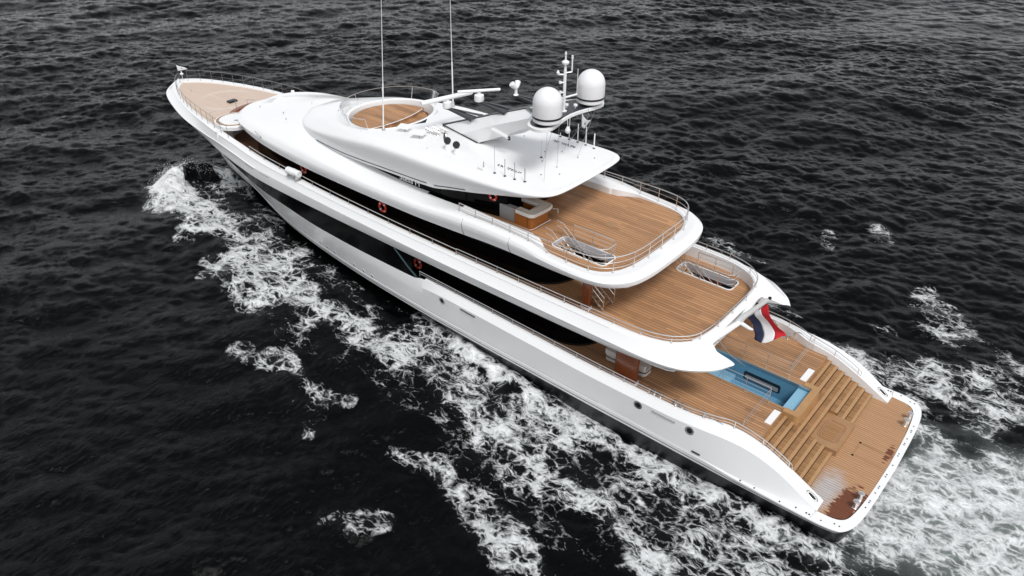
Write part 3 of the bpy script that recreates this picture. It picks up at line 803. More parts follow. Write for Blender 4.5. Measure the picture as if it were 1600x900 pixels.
# --- round ports, fairleads, slots on the hull side
def hull_y(x, z):
    ra, rb = on(r2,x), on(mm,x)
    t = (z-ra[2])/max(1e-3, rb[2]-ra[2])
    return ra[1]*(1-t)+rb[1]*t
def disc_on_side(name, x, z, r, rin, mat, ring=M['steel'], s=1, parent=hull, sx=1.0):
    e = .3
    y = hull_y(x,z); dzy = (hull_y(x,z+e)-hull_y(x,z-e))/(2*e); dxy = (hull_y(x+1,z)-hull_y(x-1,z))/2
    n = Vector((-dxy, 1, -dzy)).normalized(); n.y *= s
    c = Vector((x, y*s, z))
    mb = MB(); mb.lathe(c+n*.004, [(rin*1.02,.0),(rin*1.02,.012)], 18, n); o = mb.build(name, mat, parent)
    mb = MB(); mb.lathe(c, [(r,0),(r,.015),(rin,.018),(rin,0)], 18, n); mb.build('ring', ring, o)
    return o
for s in (1,-1):
    for (x,z) in [(41.9,2.45),(41.0,2.4),(38.5,2.2),(37.6,2.17),(35.4,2.1),(34.45,2.08),(33.45,2.06),(30.9,2.0),(29.75,1.98),(28.7,1.95)]:
        disc_on_side('porthole', x, z, .17, .13, M['grey'], M['white'], s)
    for (x,z) in [(20.94,3.42),(5.37,3.2),(2.11,3.2)]:
        disc_on_side('fairlead', x, z, .27, .17, M['black'], M['steel'], s)
    for (xa,xb,za,zb_) in [(19.2,17.9,3.55,3.5),(4.45,3.0,3.3,3.27)]:
        mb = MB(); pa = Vector((xa,(hull_y(xa,za)+.01)*s,za)); pb = Vector((xb,(hull_y(xb,zb_)+.01)*s,zb_))
        mb.tube([pa,lerp(pa,pb,.5),pb], .05, 6); mb.build('recessed_step', M['seam'] if xa>10 else M['grey'], hull)
    # oval fairleads on the sloping wing tops
    mb = MB()
    c = Vector((-4.62,5.3*s,2.12)); d = Vector((-.78,0,-.42)).normalized()
    for k in range(1): pass
    ring = [c+d*(.36*math.cos(a))+Vector((0,1,0))*(.17*math.sin(a))+Vector((0,0,.02)) for a in np.linspace(0,2*math.pi,24,endpoint=False)]
    mb.tube(ring,.035,6,closed=True); fo = mb.build('wing_fairlead', M['steel'], hull)
    mb = MB(); mb.add([c+d*(.24*math.cos(a))+Vector((0,1,0))*(.085*math.sin(a))+Vector((0,0,.018)) for a in np.linspace(0,2*math.pi,24,endpoint=False)],[tuple(range(24))])
    mb.build('opening', M['black'], fo, smooth=0)
# small dark fittings let into the stern rim
fit = [(float(np.interp(yy, row_R[:,1][:3*NS], row_R[:,0][:3*NS]))+.19, yy*s) for yy in [0,.9,1.1,2.0,2.15,2.6,3.3,3.45,3.9] for s in ((1,-1) if yy else (1,))]
fit += [(xx, (5.95 if xx < -6 else 6.18 if xx < -4 else 6.34)*s) for xx in [-6.35,-6.1,-5.5,-4.9,-4.75,-4.2,-3.4,-2.0,-1.2] for s in (1,-1)]
for (fx,fy) in fit:
    mb = MB(); mb.lathe((fx,fy,1.748),[(.045,0),(.045,.02)],8); mb.build('rim_fitting', M['black'], hull, smooth=0)
# draught mark on the black topsides, registration plate near the rim start
mb = MB(); mb.box(1.25,1.75,6.315,6.325,1.93,2.05); mb.build('name_plate', M['seam'], hull, smooth=0)

# --- decks -----------------------------------------------------------
plat = [(-6.845,0),(-6.79,2.5),(-6.62,4.6),(-6.40,5.34),(-5.9,5.64),(-5.13,5.70),(-5.13,4.89),(-4.1,4.89)]
mb = MB(); mb.plate(sym_outline([(-4.1,0)] + [] if False else plat), ZP, 1.70)
swim = mb.build('swim_platform', M['teak_wet'], yacht, smooth=0)
mb = MB()
t = .012
for (xa,xb,ya,yb) in [(-5.0,-5.12,-.62,.72),(-5.0,-6.72,-.62,-.5),(-5.0,-6.72,.6,.72)]:
    mb.box(min(xa,xb),max(xa,xb),ya,yb,ZP,ZP+t)
mb.build('hatch_border', M['plainwood'], swim, smooth=0)
for s in (1,-1):
    mb = MB()
    x = -6.52; 
    for i in range(4): pass
    mb.box(-6.62,-6.38,3.95*s-.5 if s>0 else 3.95*s-.5, 3.95*s+.5, ZP, ZP+.06)
    for yy in (3.6,4.3):
        mb.lathe((-6.5,yy*s,ZP+.05),[(.12,0),(.10,.08),(.10,.34),(.17,.38),(.17,.42),(.10,.45),(0,.455)],16)
    mb.lathe((-6.5,3.95*s,ZP+.05),[(.08,0),(.07,.2),(0,.22)],12)
    bo = mb.build('bollard', M['steel'], yacht)
# curved steps
XS = [-1.12,-1.46,-1.90,-2.36,-2.82,-3.27,-3.72,-4.2]
for k in range(1,8):
    zt = ZM-.19*k
    mb = MB()
    xa, xb = XS[k-1], XS[k]
    segs = [(-4.885,-1.6),(1.6,4.885)] if k < 3 else [(-4.885,4.885)] if k < 5 else [(-4.885,-1.42),(1.42,4.885)]
    for (ya,yb) in segs:
        mb = MB(); mb.box(xb,xa,ya,yb,1.66,zt)
        st = mb.build('stair_step', M['teak_step'], yacht, smooth=0)
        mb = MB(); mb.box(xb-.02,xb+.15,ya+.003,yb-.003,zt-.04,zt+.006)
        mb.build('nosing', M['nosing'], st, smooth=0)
        mb = MB(); mb.box(xb-.008,xb+.02,ya+.004,yb-.004,zt-.188,zt-.042); mb.build('riser_board', M['riser_shade'], st, smooth=0)
        mb = MB(); mb.box(xa-.035,xa-.009,ya+.004,yb-.004,zt-.01,zt+.004); mb.build('shade_strip', M['riser_shade'], st, smooth=0)  # thin dark strip that draws the shadow line at the back of the tread
# flat landing in the middle of the steps
mb = MB(); mb.box(-4.40,-2.825,-1.415,1.415,1.70,2.17)
ld = mb.build('stair_landing', M['plainwood'], yacht, smooth=0)
mb = MB(); mb.plate(rrect(-3.95,-3.2,-.72,.72,.14),2.182,2.165); mb.build('hatch_grating', M['teak_step'], ld, smooth=0)
mb = MB()
for r,g in ((0,.03),(.1,.025)):
    ring = rrect(-4.03-r,-3.12+r,-.8-r,.8+r,.18+r); mb.tube([(x,y,2.171) for x,y in ring], .012, 4, closed=True)
mb.build('hatch_seam', M['mahog'], ld, smooth=0)

# main deck with pool opening
PX0, PX1, PY = -1.66, 6.2, 1.24
md = [(-1.12,0),(-1.12,4.88),(.2,4.95),(1.2,5.28),(2.3,5.56),(4,5.64),(23.5,5.64),(23.5,0)]
pool_hole = rrect(-1.6,PX1,-PY,PY,.02,1)
out_md = [(-1.12,1.45),(-1.12,4.88),(.2,4.95),(1.2,5.28),(2.3,5.56),(4,5.64),(23.5,5.64)]
outline = out_md+[(x,-y) for x,y in reversed(out_md)]+[(-1.12,-1.24),(PX1,-1.24),(PX1,1.24),(-1.12,1.24)]
mb = MB(); mb.plate(outline, ZM, ZM-.06)
mdk = mb.build('main_deck', M['teak'], yacht, smooth=0)
for s in (1,-1):
    y0,y1 = sorted((1.72*s,3.05*s)); mb = MB(); mb.box(-1.10,-.72,y0,y1,ZM,ZM+.014)
    mb.build('white_locker_lid', M['white_matt'], mdk, smooth=0)
# risers wall under deck edge
for (ya,yb) in ((-4.88,-1.63),(1.63,4.88)):
    mb = MB(); mb.box(-1.16,-1.115,ya,yb,2.9,ZM+.006); mb.build('deck_edge_board', M['plainwood'], mdk, smooth=0)
# pool
pool = MB()
zf = 1.62
pool.add([(PX0,-PY,zf),(PX1,-PY,zf),(PX1,PY,zf),(PX0,PY,zf)],[(0,1,2,3)])
pool.rows([[(PX0,-PY,zf),(PX1,-PY,zf),(PX1,PY,zf),(PX0,PY,zf)],[(PX0,-PY,ZM+.02),(PX1,-PY,ZM+.02),(PX1,PY,ZM+.02),(PX0,PY,ZM+.02)]],closed=True)
po = pool.build('pool', M['pool'], yacht, smooth=0)
mb = MB(); mb.box(PX0+.005,-.9,-PY+.004,PY-.004,zf,3.06); mb.build('pool_bench', M['pool_light'], po, smooth=0)
mb = MB()
for i,(xa,zt) in enumerate([(2.9,2.0),(3.6,2.3),(4.3,2.6),(5.0,2.9)]):
    mb.box(xa,PX1-.005-i*.002,-PY+.004+i*.001,PY-.004-i*.001,zf+.01,zt)
mb.build('pool_steps', M['pool_light'], po, smooth=0)
for s in (-1,1):
    mb = MB(); prof = rrect(.08,2.42,2.02,2.62,.12); mb.add([(x,s*(PY-.012),z) for x,z in prof]+[(x,s*(PY+.0),z) for x,z in prof],[tuple(range(len(prof)))]+[(i,(i+1)%len(prof),len(prof)+(i+1)%len(prof),len(prof)+i) for i in range(len(prof))])
    wnd = mb.build('pool_window', M['black'], po, smooth=0)
    mb = MB(); prof = rrect(.2,2.3,2.10,2.40,.06); mb.add([(x,s*(PY-.018),z) for x,z in prof],[tuple(range(len(prof)))]); mb.build('window_pane', M['grey'], wnd, smooth=0)
mb = MB()
mb.box(-1.6,PX1,-PY-.005,-PY+.06,ZM-.10,ZM+.03); mb.build('pool_trim', M['steel_soft'], po, smooth=0)
# timber coaming round the aft end of the pool
def coam(w):
    pts = [(PX0-.38-w*0+.0,0)]
    return pts
outer = rrect(-2.06,.6,-1.62,1.62,.28,6); 
oo = [(x,y) for x,y in outer if x < .3]
inn = [(-1.0,1.24),(PX0+.02,1.24),(PX0+.02,-1.24),(-1.0,-1.24)]
o_l = [(-1.115,1.62)]+[(x,y) for x,y in outer if x<-1.2 and y>0]+[(x,y) for x,y in outer if x<-1.2 and y<=0]+[(-1.115,-1.62)]
ring = o_l+[(-1.115,-1.245),(PX0+.01,-1.245),(PX0+.01,1.245),(-1.115,1.245)]
mb = MB(); mb.plate(ring, ZM+.10, 2.35)
mb.build('pool_coaming', simple('varnished_teak_coaming',(0.42,0.235,0.10),.35,coat=.2,var=.2), po, smooth=0, bevel=.03)
for s in (1,-1):
    y0,y1 = sorted((1.245*s,1.42*s)); mb = MB(); mb.box(-1.11,PX1,y0,y1,ZM+.002,ZM+.03)
    mb.build('pool_edge_board', M['plainwood'], po, smooth=0)

# upper deck slab
ud_half = [(3.46,0),(3.48,1.6),(3.58,2.8),(3.84,3.82),(4.66,4.64),(5.6,5.03),(6.5,5.2),(8,5.26),(14,5.36),(24,5.38),(34,5.22),(42,4.92),(46.5,4.6),(48.2,4.45)]
SWX0,SWX1,SWY0,SWY1 = 4.95,8.9,-4.45,-3.1
hole = rrect(SWX0,SWX1,SWY0,SWY1,.3,4)
o_u = sym_outline(ud_half+[(48.2,0)] if False else ud_half)
mb = MB(); mb.plate(o_u, ZU, ZU-.08, holes=[hole]); udk = mb.build('upper_deck', M['teak_u'], yacht, smooth=0)
# soffit under the upper deck
sof = [(p[0],p[1]) for p in dd[1*NS:13*NS:3]]
sofo = [(3.3,0),(3.3,2.2)]+[(x+.3 if x<4 else x,y-.02) for x,y in sof if x>3.4]
mb = MB(); mb.plate(sym_outline(sofo), 5.94, 5.86, holes=[hole]); mb.build('upper_deck_soffit', M['white_matt'], yacht, smooth=0)
sd_ = np.array([on(dd,x) for x in np.linspace(5,45,40)]); se_ = sd_.copy(); se_[:,1]-=.5; se_[:,2]=5.9
for s in (1,-1):
    mb = MB(); mb.rows([[(p[0],p[1]*s,p[2]) for p in r] for r in (sd_,se_)]); mb.build('soffit_edge', M['white_matt'], yacht)
# stern line of soffit
def stairwell(name, x0,x1,y0,y1,z, parent):
    ring = rrect(x0,x1,y0,y1,.3,5); ringi = rrect(x0+.07,x1-.07,y0+.07,y1-.07,.25,5)
    K = len(ring); mb = MB()
    lo_ = [(x,y,z-.5) for x,y in ringi]; a=[(x,y,z+.0) for x,y in ring]; b=[(x,y,z+.06) for x,y in ring]; c=[(x,y,z+.06) for x,y in ringi]
    mb.rows([a,b,c],closed=True)
    co_ = mb.build('stairwell_coaming', M['white'], parent)
    mb = MB(); mb.rows([c,lo_],closed=True); mb.build('stairwell_lining', M['lining'], co_)
    return co_
stairwell('s',SWX0,SWX1,SWY0,SWY1,ZU,yacht)
def flight(x0,z0,x1,z1,y0,y1):
    n = int(round((z1-z0)/.21))
    root = None
    mb = MB()
    for y in (y0+.06,y1-.06):
        mb.tube([(x0,y,z0+.05),(x1,y,z1-.02)], .05, 5)
    root = mb.build('companion_stair', M['steel_soft'], yacht)
    for i in range(1,n):
        t = i/n
        mb = MB(); xx = x0+(x1-x0)*t; zz = z0+(z1-z0)*t
        mb.box(xx-.15,xx+.15,y0,y1,zz-.03,zz+.03); mb.build('tread', M['plainwood'], root, smooth=0)
    for y in (y0,y1):
        mb = MB()
        for h in (1.0,.62):
            mb.tube([(x0-.05,y,z0+.15),(x0-.05,y,z0+h),(x0+.1,y,z0+h+.1),(x1,y,z1+h-.05),(x1+.45,y,z1+h+.02),(x1+.5,y,z1+h-.2)],.022,5)
        for t in (.25,.5,.75,1.0):
            xx=x0+(x1-x0)*t; zz=z0+(z1-z0)*t
            mb.tube([(xx,y,zz),(xx,y,zz+1.0)],.016,5)
        mb.build('stair_handrail', M['steel'], root)
    return root
flight(4.95,ZM,8.9,ZU,-4.30,-3.25)
flight(9.75,ZU,13.7,ZB,2.66,3.80)

# main deckhouse (black glass) and upper deckhouse
def house(name, half, z0, z1, mat, lean=0.0):
    P = np.array([(x,y,z0) for x,y in half]); Q = P.copy(); Q[:,2]=z1; Q[:,1]-=lean
    mb = MB(); mb.rows_sym([P, Q])
    return mb.build(name, mat, yacht)
h1 = [tuple(p[:2]) for p in crom([(10.0,0,0),(10.0,1.2,0),(10.15,2.4,0),(10.6,3.5,0),(11.4,4.25,0),(12.6,4.6,0),(15,4.72,0),(20,4.74,0),(24.5,4.74,0)],5)]+[(26,5.2)]
h1o = house('main_deckhouse', h1, ZM, 5.9, M['glass'])
h2 = [tuple(p[:2]) for p in crom([(13.0,0,0),(13.0,1.2,0),(13.2,2.3,0),(13.7,3.2,0),(14.6,3.85,0),(16,4.15,0),(20,4.35,0),(28,4.42,0),(36,4.3,0),(40,4.05,0),(43.5,3.6,0),(45.8,2.8,0),(46.7,1.6,0),(47,0,0)],5)]
h2o = house('upper_deckhouse', h2, ZU, 9.0, M['glass'])
def panes(parent, halfarr, z0, z1, xr, w=2.3, gap=.18):
    H = np.array(halfarr)
    x = xr[0]
    while x+w < xr[1]:
        for s in (1,-1):
            xs_ = np.linspace(x, x+w, 6); ys = np.interp(xs_, H[:,0], H[:,1])
            A=[(a,(b+.012)*s,z0) for a,b in zip(xs_,ys)]; B_=[(a,(b+.012)*s,z1) for a,b in zip(xs_,ys)]
            mb = MB(); mb.rows([A,B_]); mb.build('window', M['pane'], parent, smooth=0)
        x += w+gap
k1 = [p for p in h1 if p[0] > 11.3]; k2 = [p for p in h2 if p[1] > 2.5 and p[0] > 13.4]
panes(h1o, k1, ZM+.45, 5.6, (12.6,24.6), 2.6)
panes(h2o, k2, ZU+.5, 8.5, (15.2,43.5), 2.9)
for nm,half,z in (('deckhouse_sill',h1,ZM),('deckhouse_sill',h2,ZU)):
    mb = MB(); P=np.array([(x,y*1.006+.02,z) for x,y in half]); Q=P.copy(); Q[:,2]+=.16
    mb.rows_sym([P,Q]); mb.build(nm, M['black'], h1o if z<5 else h2o)

# pillars
mb = MB(); mb.plate(rrect(6.35,7.85,4.72,5.08,.12),5.9,ZM+.1); pl = mb.build('timber_pillar', M['mahog'], yacht)
mb = MB(); mb.plate(rrect(6.28,7.92,4.65,5.15,.15),ZM+.12,ZM); mb.build('pillar_base', M['white_matt'], pl)
mb = MB(); mb.plate(rrect(6.35,7.85,-5.08,-4.72,.12),5.9,ZM+.1); pl = mb.build('timber_pillar', M['mahog'], yacht)
mb = MB(); mb.plate(rrect(6.28,7.92,-5.15,-4.65,.15),ZM+.12,ZM); mb.build('pillar_base', M['white_matt'], pl)
for s in (1,-1):
    mb = MB(); mb.plate(rrect(10.45,11.0,min(3.95*s,4.25*s),max(3.95*s,4.25*s),.08),9.0,ZU+.12); pl = mb.build('timber_pillar', M['mahog'], yacht)
    mb = MB(); mb.plate(rrect(10.4,11.05,min(3.9*s,4.3*s),max(3.9*s,4.3*s),.1),ZU+.14,ZU); mb.build('pillar_base', M['white_matt'], pl)
mb = MB(); mb.lathe((10.4,.45,ZU),[(.42,0),(.42,.05),(.2,.1)],20); pl=mb.build('table_pedestal', M['white_matt'], yacht)
mb = MB(); mb.lathe((10.4,.45,ZU+.1),[(.2,0),(.18,2.6)],16); mb.build('column', M['black'], pl)

# --- bridge deck level: one big moulded shell (roof of the upper deck house) -------
NL = 5
def CL(*p): return pchip(p, NL)
LX  = [7.36,7.42,7.66,8.3,9.4,11,13,14.6,17,20,24,29,34,38,42,45,46.9,47.9,48.3]
Ld_y= [0,2.0,3.5,4.55,5.15,5.33,5.36,5.36,5.33,5.32,5.34,5.36,5.32,5.18,4.82,4.3,3.35,2.0,0]
Ld_z= [9.12,9.1,9.06,9.0,8.95,8.92,8.9,8.9,8.84,8.66,8.5,8.46,8.46,8.5,8.6,8.85,9.05,9.12,9.15]
Lk_y= [0,2.03,3.62,4.72,5.4,5.6,5.62,5.6,5.56,5.54,5.54,5.52,5.45,5.28,4.95,4.45,3.45,2.05,0]
Lk_z= [9.36,9.36,9.36,9.36,9.36,9.38,9.45,9.6,9.62,9.5,9.22,9.12,9.12,9.15,9.2,9.3,9.35,9.38,9.4]
Ls_y= [0,1.95,3.3,4.25,4.82,5.02,5.06,5.02,4.96,4.95,4.95,4.95,4.75,4.4,3.9,3.3,2.5,1.5,0]
Ls_x= [8.35,8.4,8.62,9.1,9.9,11.1,13,14.6,17,20,24,29,34,38,41.6,44.3,46.0,47.0,47.4]
Ls_z= [9.50,9.50,9.5,9.5,9.52,9.56,9.66,9.95,10.02,9.92,9.58,9.60,9.85,10.02,9.98,9.82,9.7,9.65,9.62]
Li_y= [0,1.9,3.2,4.1,4.66,4.86,4.9,4.15,4.08,4.0,4.0,4.0,3.45,2.9,2.4,2.0,1.5,.9,0]
Li_x= [8.55,8.6,8.8,9.25,10.0,11.15,13,14.6,17,20,24,29,34,37.5,40.6,43,44.7,45.7,46.1]
Li_z= [9.5,9.5,9.5,9.5,9.52,9.56,9.66,9.90,9.84,9.74,9.64,9.80,10.40,10.75,10.62,10.32,10.1,9.98,9.93]
ld_ = CL(*zip(LX,Ld_y,Ld_z)); lk_ = CL(*zip(LX,Lk_y,Lk_z)); ls_ = CL(*zip(Ls_x,Ls_y,Ls_z)); li_ = CL(*zip(Li_x,Li_y,Li_z))
shell = MB()
def ccr(P, n):
    """centripetal Catmull-Rom: no loops where the spacing changes."""
    P = [np.array(p, float) for p in P]
    P = [2*P[0]-P[1]]+P+[2*P[-1]-P[-2]]
    out = []
    for i in range(1, len(P)-2):
        p0, p1, p2, p3 = P[i-1:i+3]
        t0 = 0; t1 = t0+max(1e-4, np.linalg.norm(p1-p0))**.5; t2 = t1+max(1e-4, np.linalg.norm(p2-p1))**.5; t3 = t2+max(1e-4, np.linalg.norm(p3-p2))**.5
        for s in range(n):
            t = t1+(t2-t1)*s/n
            a1 = p0*(t1-t)/(t1-t0)+p1*(t-t0)/(t1-t0); a2 = p1*(t2-t)/(t2-t1)+p2*(t-t1)/(t2-t1); a3 = p2*(t3-t)/(t3-t2)+p3*(t-t2)/(t3-t2)
            b1 = a1*(t2-t)/(t2-t0)+a2*(t-t0)/(t2-t0); b2 = a2*(t3-t)/(t3-t1)+a3*(t-t1)/(t3-t1)
            out.append(b1*(t2-t)/(t2-t1)+b2*(t-t1)/(t2-t1))
    out.append(P[-2])
    return out
def cross_smooth(rows, n=4):
    R_ = np.array(rows)
    K = R_.shape[1]
    cols = [ccr([R_[i,j] for i in range(R_.shape[0])], n) for j in range(K)]
    return [np.array([cols[j][i] for j in range(K)]) for i in range(len(cols[0]))]
soff = ld_.copy(); soff[:,1]*=.86; soff[:,2]+=.18; soff[:,0] = np.where(soff[:,0]<10, soff[:,0]+.7, np.where(soff[:,0]>45, soff[:,0]-.6, soff[:,0]))
shell.rows_sym([soff, ld_])
midk = lerp(ld_,lk_,.5); midk[:,1] += .05*(midk[:,1]>0.1)
shell.rows_sym([ld_, lerp(ld_,lk_,.12)+np.array([0,0.0,0]), midk, lk_])
n_aft = 8*NL
ksr = cross_smooth([lk_, lerp(lk_,ls_,.42)+np.array([0,.10,.13])*np.minimum(1,lk_[:,1:2]), ls_, li_], 4)
for r in ksr: r[0,1] = 0; r[-1,1] = 0
shell.rows_sym(ksr)
# crown forward of x~27 : from li to the centre line
fwd = li_[10*NL:]
cz = np.interp(fwd[:,0],[24,29,34,38,41,44,46.1],[9.8,10.3,11.0,11.25,10.9,10.3,9.95])
ctr = np.stack([fwd[:,0], 0*fwd[:,0], cz],1)
mid1 = lerp(fwd,ctr,.5); mid1[:,2] = lerp(fwd[:,2],cz,.72)
shell.rows_sym([fwd, lerp(fwd,mid1,.5)+np.array([0,0,.06]), mid1, ctr])
# inner drop to the bridge deck aft
aft = li_[:10*NL+1]; drop = aft.copy(); drop[:,2] = ZB-.03
shell.rows_sym([aft, drop])
sh = shell.build('bridge_deck_shell', M['white'], yacht, smooth=40)
# ceiling under the shell
so2 = [(p[0],p[1]) for p in soff[::2]]
mb = MB(); mb.plate(sym_outline(so2), 9.05, 8.98, holes=[rrect(9.8,13.7,2.5,3.95,.3,4)]); mb.build('bridge_deck_soffit', M['white_matt'], yacht, smooth=0)
# moulding seams on the shell side
mb = MB()
for xx in (19.45,15.6):
    mb = MB(); pth=[]
    for r in (ld_, midk, lk_, ksr[4], ksr[8]):
        i = int(np.argmin(abs(r[:,0]-xx))); pth.append(on(r,xx)+np.array([0,.004,.004]))
    mb.tube(pth,.016,4)
    mb.build('moulding_seam', M['seam'], sh)
# bridge deck teak
bd = [(p[0]+.03*(p[0]<10),p[1]-.012) for p in li_[:10*NL:2]]+[(22,4.08)]; bd[0]=(bd[0][0],0)
mb = MB(); mb.plate(sym_outline(bd), ZB, ZB-.1, holes=[rrect(9.8,13.7,2.5,3.95,.3,4)])
bdk = mb.build('bridge_deck', M['teak_u'], yacht, smooth=0)
stairwell('s',9.8,13.7,2.5,3.95,ZB,yacht)
mb = MB(); mb.box(12.1,12.7,-.9,-.35,ZB,ZB+.006); mb.build('deck_hatch', M['plainwood'], bdk, smooth=0)
# shelves inboard of the rail (port, starboard)
for s in (1,-1):
    mb = MB()
    sh_out = [(14.45,4.88*s),(14.6,4.2*s),(14.9,4.06*s),(20.5,4.06*s),(20.5,4.9*s)]
    mb.plate(sh_out, 9.93, ZB-.05)
    mb.build('side_shelf', M['white'], yacht, smooth=0, bevel=.05)
# bridge deck house under the hardtop
h3 = [(17.6,0),(17.6,2.4),(17.9,2.95),(18.6,3.2),(22,3.72),(26,3.86),(32,3.86),(36,3.5),(37.5,2.6),(38,0)]
P=np.array([(x,y,ZB) for x,y in h3]); Q=P.copy(); Q[:,2]=[12.3,12.3,12.3,12.3,12.0,11.4,11.2,10.9,10.8,10.8]
mb = MB(); mb.rows_sym([P,Q]); h3o = mb.build('bridge_house', M['glass'], yacht)
panes(h3o, [p for p in h3 if p[1]>2.9], ZB+.3, 10.9, (18.7,23.2), 2.0, .2)

# --- hardtop ---------------------------------------------------------------------
TX  = [13.62,13.64,13.78,14.35,15.6,17.5,19.5,21.5,23.2,25,28,32,35.4,37.8,39.2,39.9,40.1]
Td_y= [0,1.5,3.0,3.8,4.12,4.2,4.24,4.3,4.34,4.36,4.36,4.27,4.0,3.35,2.35,1.2,0]
Td_z= [12.50,12.50,12.46,12.36,12.08,11.66,11.2,10.8,10.46,10.38,10.28,10.16,10.2,10.32,10.6,10.78,10.82]
Tk_y= [0,1.52,3.1,3.92,4.3,4.45,4.52,4.56,4.58,4.58,4.55,4.42,4.08,3.38,2.36,1.2,0]
Tk_z= [12.56,12.56,12.54,12.5,12.38,12.26,12.2,12.16,12.14,12.12,12.0,11.5,11.05,10.75,10.75,10.86,10.9]
Ts_y= [0,1.45,2.85,3.55,3.82,3.9,3.94,3.96,3.96,3.96,3.92,3.78,3.3,2.65,1.85,.95,0]
Ts_x= [13.95,13.98,14.15,14.7,15.8,17.6,19.5,21.5,23.2,25,28,31.6,34.6,36.6,37.9,38.6,38.8]
Ts_z= [12.62,12.62,12.62,12.62,12.6,12.58,12.56,12.54,12.52,12.48,12.4,12.12,11.85,11.55,11.4,11.35,11.35]
td = CL(*zip(TX,Td_y,Td_z)); tk = CL(*zip(TX,Tk_y,Tk_z)); ts = CL(*zip(Ts_x,Ts_y,Ts_z))
# inner edge: centre line, or the rim of the sunken sun deck
CXC, CXA, CXB, CYR = 31.3, 28.6, 34.9, 3.45
ti = []
for p in ts:
    x = p[0] if p[0] < 34 else 34+(p[0]-34)*.6
    e = 1-((x-CXC)/(CXB-CXC if x>CXC else CXC-CXA))**2
    yy = CYR*math.sqrt(e) if e > 0 else 0
    yy = min(yy, max(0,p[1]-.25))
    zc = np.interp(x,[14,18,22,26,28.6,31.3,34.9,36.9],[12.66,12.82,12.8,12.6,12.32,12.2,12.1,11.9])
    ti.append((x,yy,zc))
ti = np.array(ti)
top = MB()
ud_ = td.copy(); ud_[:,1]*=.8; ud_[:,2]+=.05; ud_[:,0]=np.where(ud_[:,0]<15.5,ud_[:,0]+.8,ud_[:,0])
top.rows_sym([ud_, td])
sd1 = lerp(td,tk,.5); sd1[:,1]+=.05*(sd1[:,1]>.1)
rr = cross_smooth([td, sd1, tk, lerp(tk,ts,.45)+np.array([0,.0,.07])*np.minimum(1,tk[:,1:2]), ts, ti],4)
for r in rr: r[0,1]=0; r[-1,1]=0
top.rows_sym(rr)
ht = top.build('hardtop', M['white'], yacht, smooth=55)
# ceiling below aft overhang
ce = [(p[0],p[1]) for p in ud_[:9*NL:2]]
mb = MB(); 
cv = [(x,y,np.interp(x,[14,16,18,20,23],[12.48,12.2,11.9,11.6,11.2])) for x,y in sym_outline(ce)]
mb.rows_sym([[(p[0],p[1],p[2]+.06) for p in ud_[:9*NL]],[(p[0],0,12.52) for p in ud_[:9*NL]]]); mb.build('hardtop_ceiling', M['white_matt'], ht)
# dark gutter lines near the lower edge
for (xa,xb) in ((23.6,35.6),(20.2,22.9)):
    for s in (1,-1):
        a = lerp(td,tk,.13); xs_=np.linspace(xa,xb,26)
        mb = MB(); mb.tube([(x,(np.interp(x,a[:,0],a[:,1])+.03)*s,np.interp(x,a[:,0],a[:,2])) for x in xs_],.03,4); mb.build('gutter', M['black'], ht)
# sunken sun deck
ell = [(CXC+(CXB-CXC if math.cos(a)>0 else CXC-CXA)*math.cos(a)*.985, CYR*math.sin(a)*.985) for a in np.linspace(0,2*math.pi,48,endpoint=False)]
mb = MB()
rimz = [float(np.interp(x,[28.6,31.3,34.9],[12.34,12.22,12.12])) for x,y in ell]
mb.rows([[(x*1.0+(x-CXC)*.03,y*1.03,z-.03) for (x,y),z in zip(ell,rimz)],[(x,y,z+.03) for (x,y),z in zip(ell,rimz)],[(CXC+(x-CXC)*.95,y*.95,z-.02) for (x,y),z in zip(ell,rimz)],[(CXC+(x-CXC)*.93,y*.93,11.3) for x,y in ell]],closed=True)
sdk = mb.build('sun_deck_well', M['white_matt'], yacht)
fl_ = [(CXC+(x-CXC)*.94,y*.94) for x,y in ell]
mb = MB(); mb.plate(fl_,11.34,11.3); mb.build('sun_deck_floor', M['teak_u'], sdk, smooth=0)
# raised teak sun pad with a curved aft edge and a step
def pad(dx, z, z0, name):
    pts = [(CXC+(x-CXC)*.90,y*.88) for x,y in ell]
    front = [(x,y) for x,y in pts if x > 30.4+dx+.10*y*y*.6]
    ang = sorted(front, key=lambda p: math.atan2(p[1], p[0]-31.2))
    ys = np.linspace(max(p[1] for p in front), min(p[1] for p in front), 14)
    aftc = [(30.4+dx+.06*yy*yy, yy) for yy in ys[1:-1]]
    right = sorted([p for p in front], key=lambda p: p[1])
    poly = right+aftc
    mb = MB(); mb.plate(poly, z, z0); return mb.build(name, M['teak_u'], sdk, smooth=0)
pad(.35,11.86,11.3,'sun_pad'); pad(-.35,11.6,11.3,'sun_pad_step')
mb = MB(); mb.tube([(30.72+.06*yy*yy,yy,11.87) for yy in np.linspace(-2.7,2.7,14)],.03,4); mb.build('white_pad_edge', M['white_matt'], sdk)
